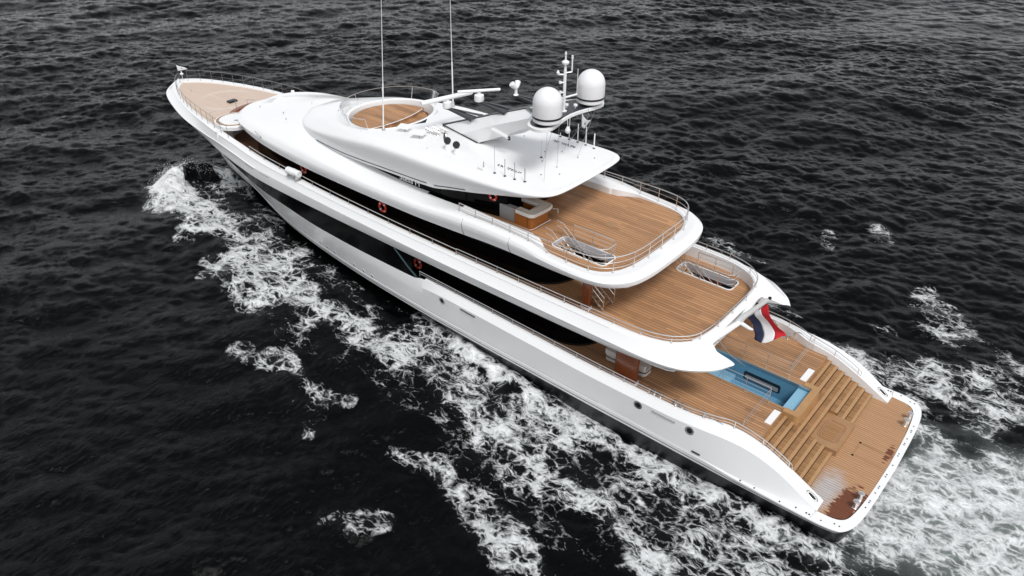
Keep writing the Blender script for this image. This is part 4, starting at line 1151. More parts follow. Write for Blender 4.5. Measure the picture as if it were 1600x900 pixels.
# windscreen round the sun deck
arc = [(CXC+(CXB-CXC)*1.0*math.cos(a) if math.cos(a)>0 else CXC+(CXC-CXA)*.95*math.cos(a), CYR*1.03*math.sin(a)) for a in np.linspace(R(-118),R(112),40)]
zb_ = [float(np.interp(x,[28.6,31.3,34.9],[12.32,12.2,12.1])) for x,y in arc]
mb = MB(); mb.rows([[(x,y,z) for (x,y),z in zip(arc,zb_)],[(CXC+(x-CXC)*1.06,y*1.08,z+.85) for (x,y),z in zip(arc,zb_)]])
ws = mb.build('windscreen', M['clear'], yacht)
mb = MB(); mb.tube([(CXC+(x-CXC)*1.06,y*1.08,z+.86) for (x,y),z in zip(arc,zb_)],.022,5)
mb.build('top_rail', M['steel'], ws)
for i in range(3,40,6):
    (x,y),z = arc[i],zb_[i]
    mb = MB(); mb.tube([(x,y,z),(CXC+(x-CXC)*1.06,y*1.08,z+.86)],.018,4); mb.build('glass_post', M['steel'], ws)
mb = MB(); mb.tube([(29.3,-2.5,12.0),(29.35,-2.45,12.3),(29.0,-2.2,12.36),(28.7,-1.6,12.36)],.025,5); mb.build('grab_rail', M['steel'], sdk)
# --- mast pylon, platform, domes ---------------------------------------------------
ridge_ = np.array([(26.2,0,12.68),(22.0,.14,14.45),(17.8,.32,16.13)])
fold_ = np.array([(24.2,.50,12.66),(20.8,1.0,14.3),(17.0,1.5,15.95)])
low_ = np.array([(22.2,.97,12.72),(19.6,1.05,14.0),(16.2,1.4,15.9)])
keel_ = np.array([(21.95,0,12.76),(19.0,0,14.0),(15.9,0,15.9)])
rc_ = ridge_.copy(); rc_[:,1] = 0
mb = MB(); mb.rows_sym([rc_, ridge_, fold_, low_, keel_])
mb.add([(26.2,0,12.68),(24.2,.5,12.66),(22.2,.97,12.72),(21.95,0,12.76),(22.2,-.97,12.72),(24.2,-.5,12.66)],[(0,1,2,3),(0,3,4,5)])
pyl = mb.build('mast_pylon', M['white'], yacht, smooth=12)
mb = MB()
ridge = [(26.25,0,12.66),(22.3,0,14.36),(19.6,0,15.62)]
mb.tube([(22.2,.98,12.77),(26.22,0,12.68),(22.2,-.98,12.77),(21.93,-.9,12.8),(21.93,.9,12.8)],.045,5,closed=True)
mb.build('base_seam', M['black'], pyl)
# sloping black upper edge, widening towards the platform
mb = MB()
a = [(26.3,.05,12.72),(22.0,.24,14.47),(18.6,.42,15.84),(17.3,1.3,16.12)]
mb.rows_sym([a,[(p[0],0,p[2]+.03) for p in a]])
mb.rows_sym([a,[(p[0]-.15,p[1]*.6,p[2]-.22) for p in a]])
mb.build('black_top_edge', M['darkdeck'], pyl)
pf = [(17.6,0),(17.25,1.4),(16.75,2.3),(16.35,2.95),(15.85,3.22),(15.25,3.15),(14.95,2.7),(15.0,1.9),(15.25,.9),(15.35,0)]
pfo = sym_outline([tuple(p[:2]) for p in crom([(x,y,0) for x,y in pf],3)])
mb = MB(); mb.plate(pfo, 16.12, 15.92); pfm = mb.build('mast_platform', M['white'], yacht, smooth=0, bevel=.05)
mb = MB(); mb.plate([(16.1+(x-16.1)*.86,y*.93) for x,y in pfo], 16.135, 16.1); mb.build('dark_platform_top', M['darkdeck'], pfm, smooth=0)
for s in (1,-1):
    c = (15.55,2.14*s,16.12)
    mb = MB(); r=.86
    mb.lathe(c,[(r*.97,.40),(r,.52),(r,1.25)]+[(r*math.cos(a),1.25+r*1.02*math.sin(a)) for a in np.linspace(.12,math.pi/2,9)[:-1]]+[(0,1.25+r*1.02)],32)
    dm = mb.build('radome', M['dome'], yacht, smooth=35)
    mb = MB(); mb.lathe(c,[(r*1.01,.42),(r*1.015,.44),(r*1.015,.50),(r*1.005,.53)],32); mb.build('black_band', M['black'], dm)
    mb = MB(); mb.lathe(c,[(r*.80,.12),(r*.98,.22),(r*.98,.41)],32); mb.build('dome_skirt', M['dome'], dm)
    mb = MB(); mb.lathe(c,[(.5,0),(.55,.16)],20); mb.build('pedestal', M['black'], dm)
# signal mast
mb = MB(); mx,my = 16.0,-.05
mb.tube([(mx,my,16.1),(mx,my,18.6),(mx,my,19.55)],[.10,.09,.035],10)
mb.lathe((mx,my,16.12),[(.2,0),(.2,.05)],14)
sm = mb.build('signal_mast', M['white'], yacht)
mb = MB(); mb.tube([(mx+.35,my+.9,16.9),(mx-.2,my-1.0,16.95)],.06,6); mb.tube([(mx-.2,my-1.0,16.95),(mx-.2,my-1.0,18.5)],.018,5); mb.build('lower_yard', M['white'], sm)
mb = MB(); mb.tube([(mx,my,18.45),(mx-.25,my-.32,18.5),(mx-.25,my-.32,19.3)],.045,6); mb.lathe((mx-.25,my-.32,19.25),[(.06,0),(.06,.2),(0,.22)],10); mb.build('antenna_bracket', M['white'], sm)
mb = MB(); mb.tube([(mx,my,18.35),(mx+.3,my+.36,18.4)],.05,6); mb.lathe((mx+.27,my+.33,18.4),[(.06,0),(.10,.08),(.05,.22),(0,.24)],10); mb.build('light_bracket', M['white'], sm)
mb = MB(); mb.lathe((mx,my,18.95),[(.05,0),(.2,.05),(.22,.16),(.1,.25)],14); mb.lathe((mx,my,19.5),[(.05,0),(.07,.05),(.05,.18),(0,.2)],10); mb.build('masthead_light', M['white'], sm)
for h,d in ((17.9,.25),(17.3,.22),(16.75,.25)):
    mb = MB(); mb.tube([(mx,my,h),(mx+d*.6,my+d,h)],.05,6); mb.lathe((mx+d*.6,my+d,h-.05),[(.08,0),(.08,.14)],10); mb.build('navigation_light', M['white'], sm)
for (x,y) in ((16.35,.75),(16.2,-.6),(15.75,-.9)):
    mb = MB(); mb.lathe((x,y,16.13),[(.04,0),(.04,.12),(.13,.16),(.12,.26),(0,.3)],12); mb.build('small_antenna_dome', M['white'], pfm)
# forward prongs with radars
prongs = [(23.3,25.9,14.05),(20.4,22.95,15.2),(17.4,19.8,16.3)]
for i,(xa,xb,z) in enumerate(prongs):
    mb = MB()
    for s in (1,-1):
        mb.rows([[(xb,.0*s,z+.02),(xb,.08*s,z),(xb,.08*s,z-.1)],[(xa+.5,.12*s,z+.02),(xa+.5,.42*s,z),(xa+.5,.42*s,z-.16)],[(xa-.3,.14*s,z+.02),(xa-.3,.6*s,z),(xa-.3,.6*s,z-.2)]])
    mb.box(xa-.3,xb,-.14,.14,z-.10,z-.05)
    mb.box(xb-.35,xb+.05,-.16,.16,z-.1,z+.01)
    pr_ = mb.build('radar_bracket', M['darkdeck'], yacht, smooth=0)
    if i < 2:
        mb = MB(); mb.lathe((xb-.15,0,z),[(.30,0),(.33,.12),(.31,.40),(.12,.46),(.12,.55)],16)
        ra = mb.build('radar', M['white'], yacht)
        mb = MB()
        if i == 0:
            d = Vector((.96,.28,0)).normalized(); L=2.0; rr0=.16
        else:
            d = Vector((.72,.10,0)).normalized(); L=1.4; rr0=.10
        d = Vector((math.cos(R(75)),math.sin(R(75)),0)) if i==0 else Vector((math.cos(R(51)),math.sin(R(51)),0))
        c = Vector((xb-.15,0,z+.68)); n = Vector((-d.y,d.x,0))
        mb.tube([c-d*L,c-d*L*.97,c+d*L*.97,c+d*L],[rr0*.8,rr0,rr0,rr0*.8],12)
        mb.build('scanner_bar', M['white'], ra)
    else:
        mb = MB(); mb.lathe((xb-.12,0,z),[(.18,0),(.10,.1),(.08,.42)],12); hn = mb.build('twin_loudhailer', M['white'], yacht)
        for s in (1,-1):
            mb = MB(); mb.lathe((xb-.12,.10*s,z+.5),[(.08,-.1),(.17,.12),(.19,.35),(.14,.38)],12,Vector((.25,.45*s,.62)).normalized()); mb.build('horn', M['white'], hn)
# side arms with black tips on the pylon
for s in (1,-1):
    mb = MB(); mb.tube([(20.7,1.15*s,14.15),(19.05,1.35*s,14.02)],.10,6); ar = mb.build('signal_arm', M['white'], yacht)
    mb = MB(); mb.lathe((19.1,1.35*s,14.0),[(.09,-.1),(.09,.12)],8); mb.build('arm_lamp', M['black'], ar)
# things standing on the hardtop ----------------------------------------------------
def roof_z(x, y):
    d = abs(y)
    zc = np.interp(x,ti[:,0],ti[:,2]); ys = np.interp(x,ts[:,0],ts[:,1]); zs = np.interp(x,ts[:,0],ts[:,2])
    return float(zc+(zs-zc)*min(1,(d/max(.1,ys)))**2)
def post(x,y,h,r=.03,name='whip_antenna',mat='steel_soft',top=None):
    z = roof_z(x,y)-.03
    mb = MB(); mb.tube([(x,y,z+.08),(x,y,z+h)],r,6); o = mb.build(name, M[mat], yacht)
    mb = MB(); mb.lathe((x,y,z),[(.09,0),(.09,.06),(r,.1)],8); mb.build('antenna_foot', M['seam'], o)
    return o
for (x,y,h,r,mt) in [(19.28,3.55,.55,.03,'grey'),(18.4,3.53,1.9,.012,'steel_soft'),(17.63,3.47,1.15,.02,'grey'),(16.89,3.44,1.15,.022,'grey'),(16.2,3.31,.9,.032,'steel_soft'),
                  (18.89,-3.75,.3,.03,'white'),(18.16,-3.75,2.1,.022,'white'),(17.43,-3.72,1.3,.035,'white'),(16.72,-3.64,1.3,.038,'white'),(15.97,-3.52,1.05,.04,'white'),(17.44,.15,1.2,.015,'steel_soft')]:
    post(x,y,h,r,mat=mt)
def whip(x,y,lx,ly,h):
    z = roof_z(x,y)-.03
    mb = MB(); mb.tube([(x,y,z),(x,y,z+.35),(x+lx*.35,y+ly*.35,z+h*.35),(x+lx*.36,y+ly*.36,z+h*.36),(x+lx,y+ly,z+h)],[.06,.05,.045,.028,.012],8)
    wh = mb.build('tall_whip_antenna', M['white'], yacht)
    mb = MB(); mb.lathe((x,y,z),[(.13,0),(.13,.12),(.07,.16)],10); mb.tube([(x-.1,y,z),(x-.16,y,z+.45),(x+.16,y,z+.5)],.02,5); mb.build('antenna_foot', M['steel_soft'], wh)
whip(29.35,2.75,-.5,-.42,9.5)
whip(28.7,-3.55,-.45,.3,9.8)
for (x,y) in ((23.1,2.77),(22.16,2.92)):
    z = roof_z(x,y)-.02
    mb = MB(); mb.lathe((x,y,z),[(.22,0),(.24,.08),(.20,.16),(.20,.34),(.14,.40)],16); sl = mb.build('searchlight', M['white'], yacht)
    c = Vector((x,y,z+.62)); d = Vector((-.55,.75,.35)).normalized()
    mb = MB(); mb.lathe(c,[(.12,-.22),(.22,-.16),(.24,.12)],18,d); mb.build('lamp_body', M['white'], sl)
    mb = MB(); mb.lathe(c,[(.235,.10),(.235,.14),(0,.145)],18,d); mb.build('lens', M['black'], sl)
for (x,y,rot) in ((26.1,2.45,.35),(27.9,2.1,.3)):
    z = roof_z(x,y)
    mb = MB(); u = Vector((math.cos(rot),math.sin(rot),.0)); v = Vector((-math.sin(rot),math.cos(rot),-.0)); c = Vector((x,y,z+.34)); n = Vector((0,0,.04))
    tl = Vector((0,0,-.03))
    V = [c+u*a*.46+v*b*.36+tl*b+k*n for k in (0,1) for a,b in ((-1,-1),(1,-1),(1,1),(-1,1))]
    mb.add(V,[(0,1,2,3),(4,5,6,7),(0,1,5,4),(1,2,6,5),(2,3,7,6),(3,0,4,7)])
    fp = mb.build('flat_satellite_panel', M['white'], yacht, smooth=0)
    mb = MB(); mb.tube([(x,y,z-.03),(x,y,z+.34)],.05,8); mb.lathe((x,y,z-.03),[(.14,0),(.14,.03)],10); mb.build('panel_stand', M['steel_soft'], fp)
for (x,y,h) in ((26.0,1.5,.3),(25.6,1.2,.38),(25.35,1.45,.3),(25.0,1.05,.42)):
    z = roof_z(x,y)-.02
    mb = MB(); mb.lathe((x,y,z),[(.12,0),(.08,.05),(.06,h*.6)],10)
    mb.lathe((x,y,z+h*.8),[(.05,-.25),(.10,.1),(.17,.3),(.12,.28)],12,Vector((.85,.25,.25)).normalized())
    mb.build('air_horn', M['steel'], yacht)
mb = MB(); z=roof_z(24.6,1.3); mb.tube([(24.9,1.25,z+.1),(24.4,1.75,z+.1)],.07,8); mb.build('bar_light', M['black'], yacht)
mb = MB(); z=roof_z(19.4,3.6); mb.box(19.15,19.65,3.45,3.75,z-.02,z+.16); mb.build('equipment_box', M['white_matt'], yacht, smooth=0, bevel=.04)
mb = MB()
for (x,y) in [(17.85,-.73),(17.1,.5),(15.9,.55),(17.05,-1.5),(15.8,-1.5),(18.6,2.6),(16.0,2.0),(15.0,-2.2),(15.2,1.2),(27.0,3.3),(30.6,3.75),(33.4,3.4),(24.4,3.4),(20.6,-2.0),(35.6,1.7),(36.4,-.9)]:
    z = roof_z(x,y)-.012; mb = MB(); mb.lathe((x,y,z),[(.038,0),(.038,.03),(0,.035)],8)
    mb.build('roof_fitting', M['seam'], ht, smooth=0)
# halyards from the platform to the roof
for (xa,ya,xb,yb) in [(15.0,2.3,17.0,.55),(15.0,1.7,15.9,.55),(15.1,-1.9,17.05,-1.45),(15.2,-2.3,15.8,-1.45),(15.05,2.75,15.3,2.6)]:
    mb = MB(); mb.tube([(xa,ya,15.95),(xb,yb,roof_z(xb,yb))],.011,4)
    mb.build('halyard', M['grey'], pfm)
mb = MB(); mb.tube([(15.25,.55,15.95),(15.2,.55,15.5)],.02,5); mb.lathe((15.2,.55,15.1),[(0,0),(.14,.08),(.17,.22),(.08,.42),(0,.45)],12); mb.build('hanging_signal_lamp', M['dome'], pfm)

# dark raised lettering on the roof (too worn and oblique to read in the photograph)
def glyph_row(x0,x1,y,n,seed,parent,flip):
    rg = random.Random(seed); mb = MB(); stp=(x1-x0)/n
    for i in range(n):
        if i == n//2+2: continue
        xa = x0+stp*(i+.15); wd = stp*.62
        for k in range(rg.choice((2,3))):
            a=(xa+wd*rg.random(), y+rg.uniform(-.13,.13)); b=(xa+wd*rg.random(), y+rg.uniform(-.13,.13))
            z=roof_z(xa,y)+.012
            mb.tube([(a[0],a[1],z),(b[0],b[1],z)],.022,4)
    return mb.build('roof_lettering', M['seam'], parent)
glyph_row(17.0,18.95,2.62,11,3,ht,False); glyph_row(16.9,18.8,-2.75,13,5,ht,True)
# yacht's name on the black band under the hardtop
fc = bpy.data.curves.new('name_font','FONT'); fc.body='Stella M'; fc.size=.62; fc.extrude=.012; fc.align_x='CENTER'
tmp = bpy.data.objects.new('tmp',fc); COL.objects.link(tmp)
bpy.context.view_layer.update()
tm = bpy.data.meshes.new_from_object(tmp.evaluated_get(bpy.context.evaluated_depsgraph_get()))
bpy.data.objects.remove(tmp)
tm.materials.append(M['white'])
for s in (1,-1):
    H=np.array(h3); y=float(np.interp(25.8,H[:,0],H[:,1]))+.03
    yy2=float(np.interp(26.8,H[:,0],H[:,1]))+.03
    o = bpy.data.objects.new('name_lettering', tm); COL.objects.link(o); o.parent = yacht
    ang = math.atan2(yy2-y, 1.0)
    if s>0:   # seen from port: reads towards the stern
        o.matrix_local = Matrix.Translation((25.8,y,9.80)) @ Matrix.Rotation(ang,4,'Z') @ Matrix(((-1,0,0,0),(0,0,1,0),(0,1,0,0),(0,0,0,1)))
    else:
        o.matrix_local = Matrix.Translation((25.8,-y,9.80)) @ Matrix.Rotation(-ang,4,'Z') @ Matrix(((1,0,0,0),(0,0,-1,0),(0,1,0,0),(0,0,0,1)))

# --- handrails -----------------------------------------------------------------------
def rail(name, top, foot_z, wires, spacing, r=.03, parent=yacht, single=False, mat='steel'):
    """top: points along the handrail; foot_z: function giving the height its posts stand on."""
    P = np.array(top,float)
    mb = MB(); mb.tube(P, r, 6)
    for h in wires:
        Q = P.copy()
        for i in range(len(Q)): Q[i,2] = P[i,2]-h*(P[i,2]-foot_z(P[i]))
        mb.tube(Q, r*.55, 5)
    o = mb.build(name, M[mat], parent)
    L = np.concatenate([[0],np.cumsum(np.linalg.norm(np.diff(P,axis=0),axis=1))])
    n = max(1,int(round(L[-1]/spacing)))
    pm = MB()
    for k in range(n+1):
        t = L[-1]*k/n
        q = [float(np.interp(t,L,P[:,j])) for j in range(3)]
        zf = foot_z(q)
        m2 = pm if single else MB()
        m2.tube([(q[0],q[1],zf-.01),(q[0],q[1],q[2])], r*.85, 6)
        m2.lathe((q[0],q[1],zf-.005),[(r*2,0),(r*2,.02)],8)
        if not single: m2.build('stanchion', M[mat], o)
    if single: tag(pm.build('stanchion_set', M[mat], o), kind='stuff')
    return o
# upper deck: from the side walks round the stern
half = RAIL_U+[(11,5.42),(14,5.46),(20,5.52)]
hp = crom([(x,y,0) for x,y in half],4)
full = [(p[0],p[1],7.56) for p in hp[::-1]]+[(p[0],-p[1],7.56) for p in hp[1:]]
rail('upper_deck_handrail', full, lambda q: 7.1, (.5,), 1.75)
for s in (1,-1):
    g = [on(gg,x) for x in np.linspace(20,43.5,30)]
    rail('side_walk_handrail', [(p[0],(p[1]+.05)*s,p[2]+.42) for p in g], lambda q: float(np.interp(q[0],gg[:,0],gg[:,2])), (), 2.1, single=True)
# bridge deck
hb = [(8.38,0),(8.40,2.0),(8.62,3.3),(9.15,4.25),(9.95,4.78),(11.2,5.0),(13,5.05),(16,5.0),(20.2,4.9)]
hq = crom([(x,y,0) for x,y in hb],4)
full = [(p[0],p[1],10.52) for p in hq[::-1]]+[(p[0],-p[1],10.52) for p in hq[1:]]
def fzb(q): return float(np.interp(q[0],[8,11,13,14.6,17,20.2],[9.5,9.56,9.68,9.97,10.05,10.0]))
rail('bridge_deck_handrail', full, fzb, (.36,.7), 1.45)
# main deck bulwark rail, sweeping down beside the steps
mr = [(23.4,5.74,4.58),(20,5.75,4.50),(14,5.76,4.36),(8,5.76,4.23),(4,5.75,4.26),(2.4,5.68,4.28),(1.2,5.42,4.28),(.3,5.1,4.24),(-.5,5.0,4.12),(-1.5,4.98,3.90),(-2.5,4.98,3.52),(-3.05,4.98,3.26)]
mq = crom(mr,4)
def fzm(q): return float(np.interp(-q[0],-ii[::-1,0][::-1]*1.0,ii[:,2][:]) if False else np.interp(q[0],ii[:,0],ii[:,2]))
for s in (1,-1):
    o = rail('bulwark_handrail', [(p[0],p[1]*s,p[2]) for p in mq], fzm, (.5,), 1.62)
    mb = MB(); mb.tube([(-3.05,4.98*s,3.26),(-3.2,4.98*s,3.16),(-3.24,4.98*s,3.0),(-3.24,4.98*s,2.8)],.024,6); mb.build('rail_end', M['steel'], o)
# pool fences: along both sides of the pool, then out to the bulwark
for s in (1,-1):
    pth = [(5.6,1.42*s,ZM+1.08),(4.2,1.42*s,ZM+1.08),(2.75,1.42*s,ZM+1.08),(1.28,1.42*s,ZM+1.08),(-.2,1.42*s,ZM+1.08)]
    rail('pool_fence', pth, lambda q: ZM+.03, (.3,.55,.8), 1.45, r=.018)
    pth = [(-.2,1.42*s,ZM+1.06),(-.2,2.6*s,ZM+1.06),(-.2,3.7*s,ZM+1.06),(-.2,4.75*s,ZM+1.06)]
    rail('pool_fence', pth, lambda q: ZM, (.2,.45), 3.4, r=.014)
# stairwell guards
def guard(pts, z, zf):
    rail('stairwell_guard', [(x,y,z) for x,y in pts], lambda q: zf, (.35,.7), 1.3, r=.028)
guard([(13.0,2.52),(11.0,2.52),(10.1,2.55),(9.82,2.8),(9.82,3.6),(10.1,3.9),(11.0,3.95),(12.6,3.95)], ZB+1.05, ZB+.1)
guard([(8.3,-3.12),(6.5,-3.12),(5.25,-3.15),(4.98,-3.4),(4.98,-4.15),(5.25,-4.42),(6.5,-4.44),(8.0,-4.44)], ZU+1.05, ZU+.1)
# bow rail
bw = [on(gg,x) for x in np.linspace(46.8,61.6,34)]
for s in (1,-1):
    pth = [(p[0]+.0,(p[1]+.12)*s,p[2]+.98) for p in bw]
    rail('bow_handrail', pth, lambda q: float(np.interp(q[0],gg[:,0],gg[:,2])), (.5,), 1.22, r=.02, mat='steel_dark')

# --- V-shaped ensign arms and staff at the stern of the upper deck
for s in (1,-1):
    mb = MB(); mb.tube([(3.3,2.75*s,6.72),(3.05,1.2*s,6.70),(2.86,.1*s,6.72)],[.24,.19,.16],10)
    mb.build('ensign_arm', M['white'], yacht)
mb = MB(); mb.tube([(2.95,0,6.72),(2.2,0,6.55),(2.0,.0,6.56)],[.14,.1,.06],8); mb.build('centre_stub', M['white'], yacht)
mb = MB(); mb.tube([(2.95,0,6.70),(2.6,0,7.3),(1.62,0,8.72),(1.45,0,8.95)],[.20,.16,.12,.09],12); stf = mb.build('ensign_staff', M['white'], yacht)
mb = MB(); mb.lathe((1.45,0,8.93),[(.09,0),(.1,.1),(0,.13)],10); mb.build('staff_lamp', M['black'], stf)
mb = MB(); mb.tube([(3.2,2.0,6.5),(2.6,.9,4.9),(2.2,-.6,3.45)],.03,6); mb.build('boarding_pole', M['steel'], yacht)
mb = MB(); ring=rrect(3.0,3.68,3.45,4.05,.08,3); mb.tube([(x,y,float(np.interp(x,[2.4,3.75],[6.72,7.0]))+.01) for x,y in ring],.008,4,closed=True); mb.build('locker_seam', M['grey'], hull)

# --- foredeck
fd = [(gg[i][0],gg[i][1]-.03) for i in range(15*NS,len(gg)) if gg[i][0]>48.4]
fo = [(48.4,0),(48.4,4.35)]+fd[:-1]+[(61.8,0)]
mb = MB(); mb.plate(sym_outline(fo), 7.94, 7.8); fdk = mb.build('foredeck', M['teak_fore'], yacht, smooth=0)
mb = MB()
for r in (2.55,2.25):
    mb.tube([(54.4+r*math.cos(a),r*math.sin(a)*1.0,7.944) for a in np.linspace(0,2*math.pi,56,endpoint=False)],.02,4,closed=True)
mb.build('painted_circle', M['cream'], fdk)
mb = MB(); mb.box(53.2,53.75,-.42,.42,7.94,8.12); o = mb.build('anchor_windlass', M['black'], fdk, smooth=0, bevel=.05)
mb = MB(); mb.tube([(59.5,.6,7.95),(58.6,1.0,7.95)],.015,4); mb.build('deck_hatch_seam', M['grey'], fdk)
# steps and front wall down to the side walk
mb = MB()
wall = [(48.42,5.0),(48.5,4.0),(48.8,3.3),(49.5,2.9),(50.2,2.3),(50.6,1.2),(50.7,0)]
mb.rows_sym([[(x-.25,y,ZU-.05) for x,y in wall],[(x-.25,y,7.95) for x,y in wall],[(x,y,7.96) for x,y in wall]])
mb.build('foredeck_step_wall', M['white'], yacht)
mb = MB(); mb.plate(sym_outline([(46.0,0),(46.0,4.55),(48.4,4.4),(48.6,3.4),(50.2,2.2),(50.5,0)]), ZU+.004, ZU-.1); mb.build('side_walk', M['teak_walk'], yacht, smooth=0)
# curved teak seat and round white tub beneath the moulded lip
mb = MB()
sa = [R(a) for a in np.linspace(-75,48,26)]
mb.rows([[(47.4+4.1*math.cos(a),4.1*math.sin(a)*.85,8.0) for a in sa],[(47.4+4.1*math.cos(a),4.1*math.sin(a)*.85,8.16) for a in sa],[(47.4+3.7*math.cos(a),3.7*math.sin(a)*.85,8.16) for a in sa],[(47.4+3.7*math.cos(a),3.7*math.sin(a)*.85,7.6) for a in sa]])
mb.build('curved_coaming', M['mahog'], fdk)
c = (48.75,2.75,7.9)
mb = MB(); mb.lathe(c,[(1.75,0),(1.75,.30),(1.68,.38),(1.55,.38)],40); tb = mb.build('round_tub', M['white'], yacht)
mb = MB(); mb.lathe(c,[(1.56,.37),(1.56,.395),(1.34,.395),(1.34,.37)],40); mb.build('teak_ring', M['plainwood'], tb)
mb = MB(); mb.lathe(c,[(1.34,.36),(1.30,.43),(.8,.46),(0,.47)],40); mb.build('tub_cover', M['white_matt'], tb)
mb = MB(); mb.tube([(48.3,3.1,8.38),(48.0,2.9,8.42)],.05,6); mb.build('cover_fitting', M['grey'], tb)
mb = MB(); mb.tube([(50.9,3.9,7.95),(50.9,3.7,8.6),(50.5,3.2,8.75)],.02,5); mb.build('grab_rail', M['steel_soft'], fdk); mb = MB(); mb.tube([(51.9,.6,7.95),(51.9,.6,8.6)],.03,5); mb.build('stub_post', M['steel_soft'], fdk); mb = MB(); mb.tube([(51.6,-.4,7.95),(51.6,-.4,8.5),(51.0,-.9,8.45)],.025,5); mb.build('grab_rail', M['steel_soft'], fdk)
# dark slots on the outer bow bulwark
for s in (1,-1):
    for xa,xb in ((43.6,42.3),(41.4,40.1)):
        a=on(lerp(dd,ee,.82),xa); b=on(lerp(dd,ee,.82),xb); mb=MB(); mb.tube([(a[0],(a[1]+.0)*s,a[2]),(b[0],(b[1]+.0)*s,b[2])],.035,4); mb.build('vent_slot', M['seam'], hull)
    mb=MB(); a=np.array((42.2,4.98*s,9.55)); mb.tube([a,a+np.array((-.9,.17*s,-.10)),a+np.array((-1.05,.2*s,-.16))],[.03,.03,.07],6); mb.build('shell_light', M['grey'], sh)
mb = MB()
for (x,y) in [(44.3,1.2),(43.0,-1.8),(41.5,2.6),(40.8,0.3),(45.9,1.9),(39.9,3.5)]:
    mb = MB(); mb.lathe((x,y,float(np.interp(x,[38,41,44,46.1,47.4],[11.2,10.9,10.3,9.95,9.6]))-0.1*abs(y)**1.2*.55+.0),[(.035,-.1),(.035,.03),(0,.035)],8)
    mb.build('shell_fitting', M['grey'], sh, smooth=0)
for yy in (-2.6,-1.2):
    mb = MB(); mb.lathe((47.55,yy,9.62),[(.17,-.1),(.14,.04),(0,.07)],14); mb.build('lip_light', M['white'], sh)
# bow staff and lamp
mb = MB(); mb.tube([(62.3,0,8.05),(62.45,0,9.6)],.022,6); mb.build('bow_staff', M['seam'], yacht)
mb = MB(); mb.tube([(61.95,-.1,8.05),(61.95,-.1,8.75)],.02,5); mb.lathe((61.95,-.1,8.7),[(.16,0),(.16,.1),(.05,.12),(.05,.3),(0,.32)],12); mb.build('bow_light', M['white'], yacht)

# --- bar on the bridge deck
mb = MB()
mb.plate(rrect(15.75,16.1,1.45,3.2,.1),ZB+.98,ZB); mb.plate(rrect(16.1,17.1,2.9,3.2,.02),ZB+.98,ZB); mb.plate(rrect(16.1,17.6,1.45,1.75,.02),ZB+.98,ZB)
bar = mb.build('bar_counter', M['barwood'], yacht, smooth=0)
topo = [(16.95,3.34),(15.75,3.36),(15.52,3.2),(15.44,2.4),(15.42,1.7),(15.52,1.35),(15.8,1.22),(17.7,1.22),(17.7,1.9),(16.2,1.9),(16.2,2.85),(16.95,2.85)]
mb = MB(); mb.plate(topo, ZB+1.10, ZB+.86); mb.build('counter_top', M['counter'], bar, smooth=0, bevel=.05)
mb = MB(); ins=[(16.9,3.26),(15.78,3.28),(15.6,3.15),(15.53,2.4),(15.52,1.75),(15.62,1.42),(15.84,1.31),(17.65,1.31)]; mb.tube([(x,y,ZB+1.105) for x,y in ins],.012,4); mb.tube([(16.15,2.8,ZB+1.11),(16.05,2.2,ZB+1.11),(16.12,1.95,ZB+1.11)],.02,4); mb.tube([(17.3,1.6,ZB+1.11),(16.7,1.65,ZB+1.11)],.02,4); mb.build('counter_inlay', M['plainwood'], bar)
mb = MB(); mb.tube([(16.4,3.5,ZB+.16),(15.62,3.48,ZB+.16),(15.52,3.3,ZB+.16),(15.46,1.6,ZB+.16)],.025,6); mb.build('foot_rail', M['steel'], bar)
mb = MB(); mb.tube([(15.4,1.5,ZB+.92),(15.1,1.35,ZB+.95),(15.0,1.5,ZB+.75)],.03,6); mb.build('towel_hook', M['steel'], bar)
mb = MB(); mb.box(17.15,18.55,2.75,3.12,ZB,ZB+.95); cb = mb.build('grey_cabinet', M['grey'], yacht, smooth=0, bevel=.02)
# small deck hardware along the port and starboard mooring strip
for s in (1,-1):
    for xx in (4.9,3.5,1.7):
        mb = MB(); mb.box(xx-.35,xx+.35,(5.0)*s-.1,(5.0)*s+.1,ZM,ZM+.05)
        for d in (-.2,.2): mb.lathe((xx+d,5.0*s,ZM+.04),[(.09,0),(.08,.26),(.12,.3),(0,.34)],12)
        mb.build('mooring_bitt', M['steel'], yacht)
    mb = MB(); rr_ = [(0.9+.28*math.cos(a),(5.30)*s,ZM+.36+.22*math.sin(a)) for a in np.linspace(0,2*math.pi,20,endpoint=False)]
    mb.tube(rr_,.05,6,closed=True); mb.build('bulwark_chock', M['steel'], yacht)
    mb = MB(); rr_ = [(2.75+.3*math.cos(a),(5.55)*s,ZM+.34+.2*math.sin(a)) for a in np.linspace(0,2*math.pi,20,endpoint=False)]
    mb.tube(rr_,.05,6,closed=True); mb.build('bulwark_chock', M['steel'], yacht)

# ------------------------------------------------------------------ loose things
def life_ring(loc, nrm, label):
    t = empty('life_ring', loc); tag(t, label, 'life ring', 'orange life rings on the black deckhouse walls')
    q = Vector((0,0,1)).rotation_difference(Vector(nrm))
    mb = MB(); ring=[q @ Vector((.31*math.cos(a),.31*math.sin(a),0)) for a in np.linspace(0,2*math.pi,28,endpoint=False)]
    mb.tube(ring,.075,8,closed=True); mb.build('ring', M['red'], t)
    for k in range(4):
        a0 = math.pi/4+k*math.pi/2
        mb = MB(); mb.tube([q @ Vector((.31*math.cos(a),.31*math.sin(a),0)) for a in np.linspace(a0-.16,a0+.16,5)],.08,8); mb.build('reflective_band', M['cloth_white'], t)
    mb = MB(); mb.tube([q @ Vector((.42*math.cos(a),.42*math.sin(a),.02)) for a in np.linspace(0,2*math.pi,20,endpoint=False)],.012,4,closed=True); mb.build('grab_line', M['red'], t)
    return t
life_ring((28.1,4.55,7.45),(0,1,.0),'orange life ring midway along the upper black window band')
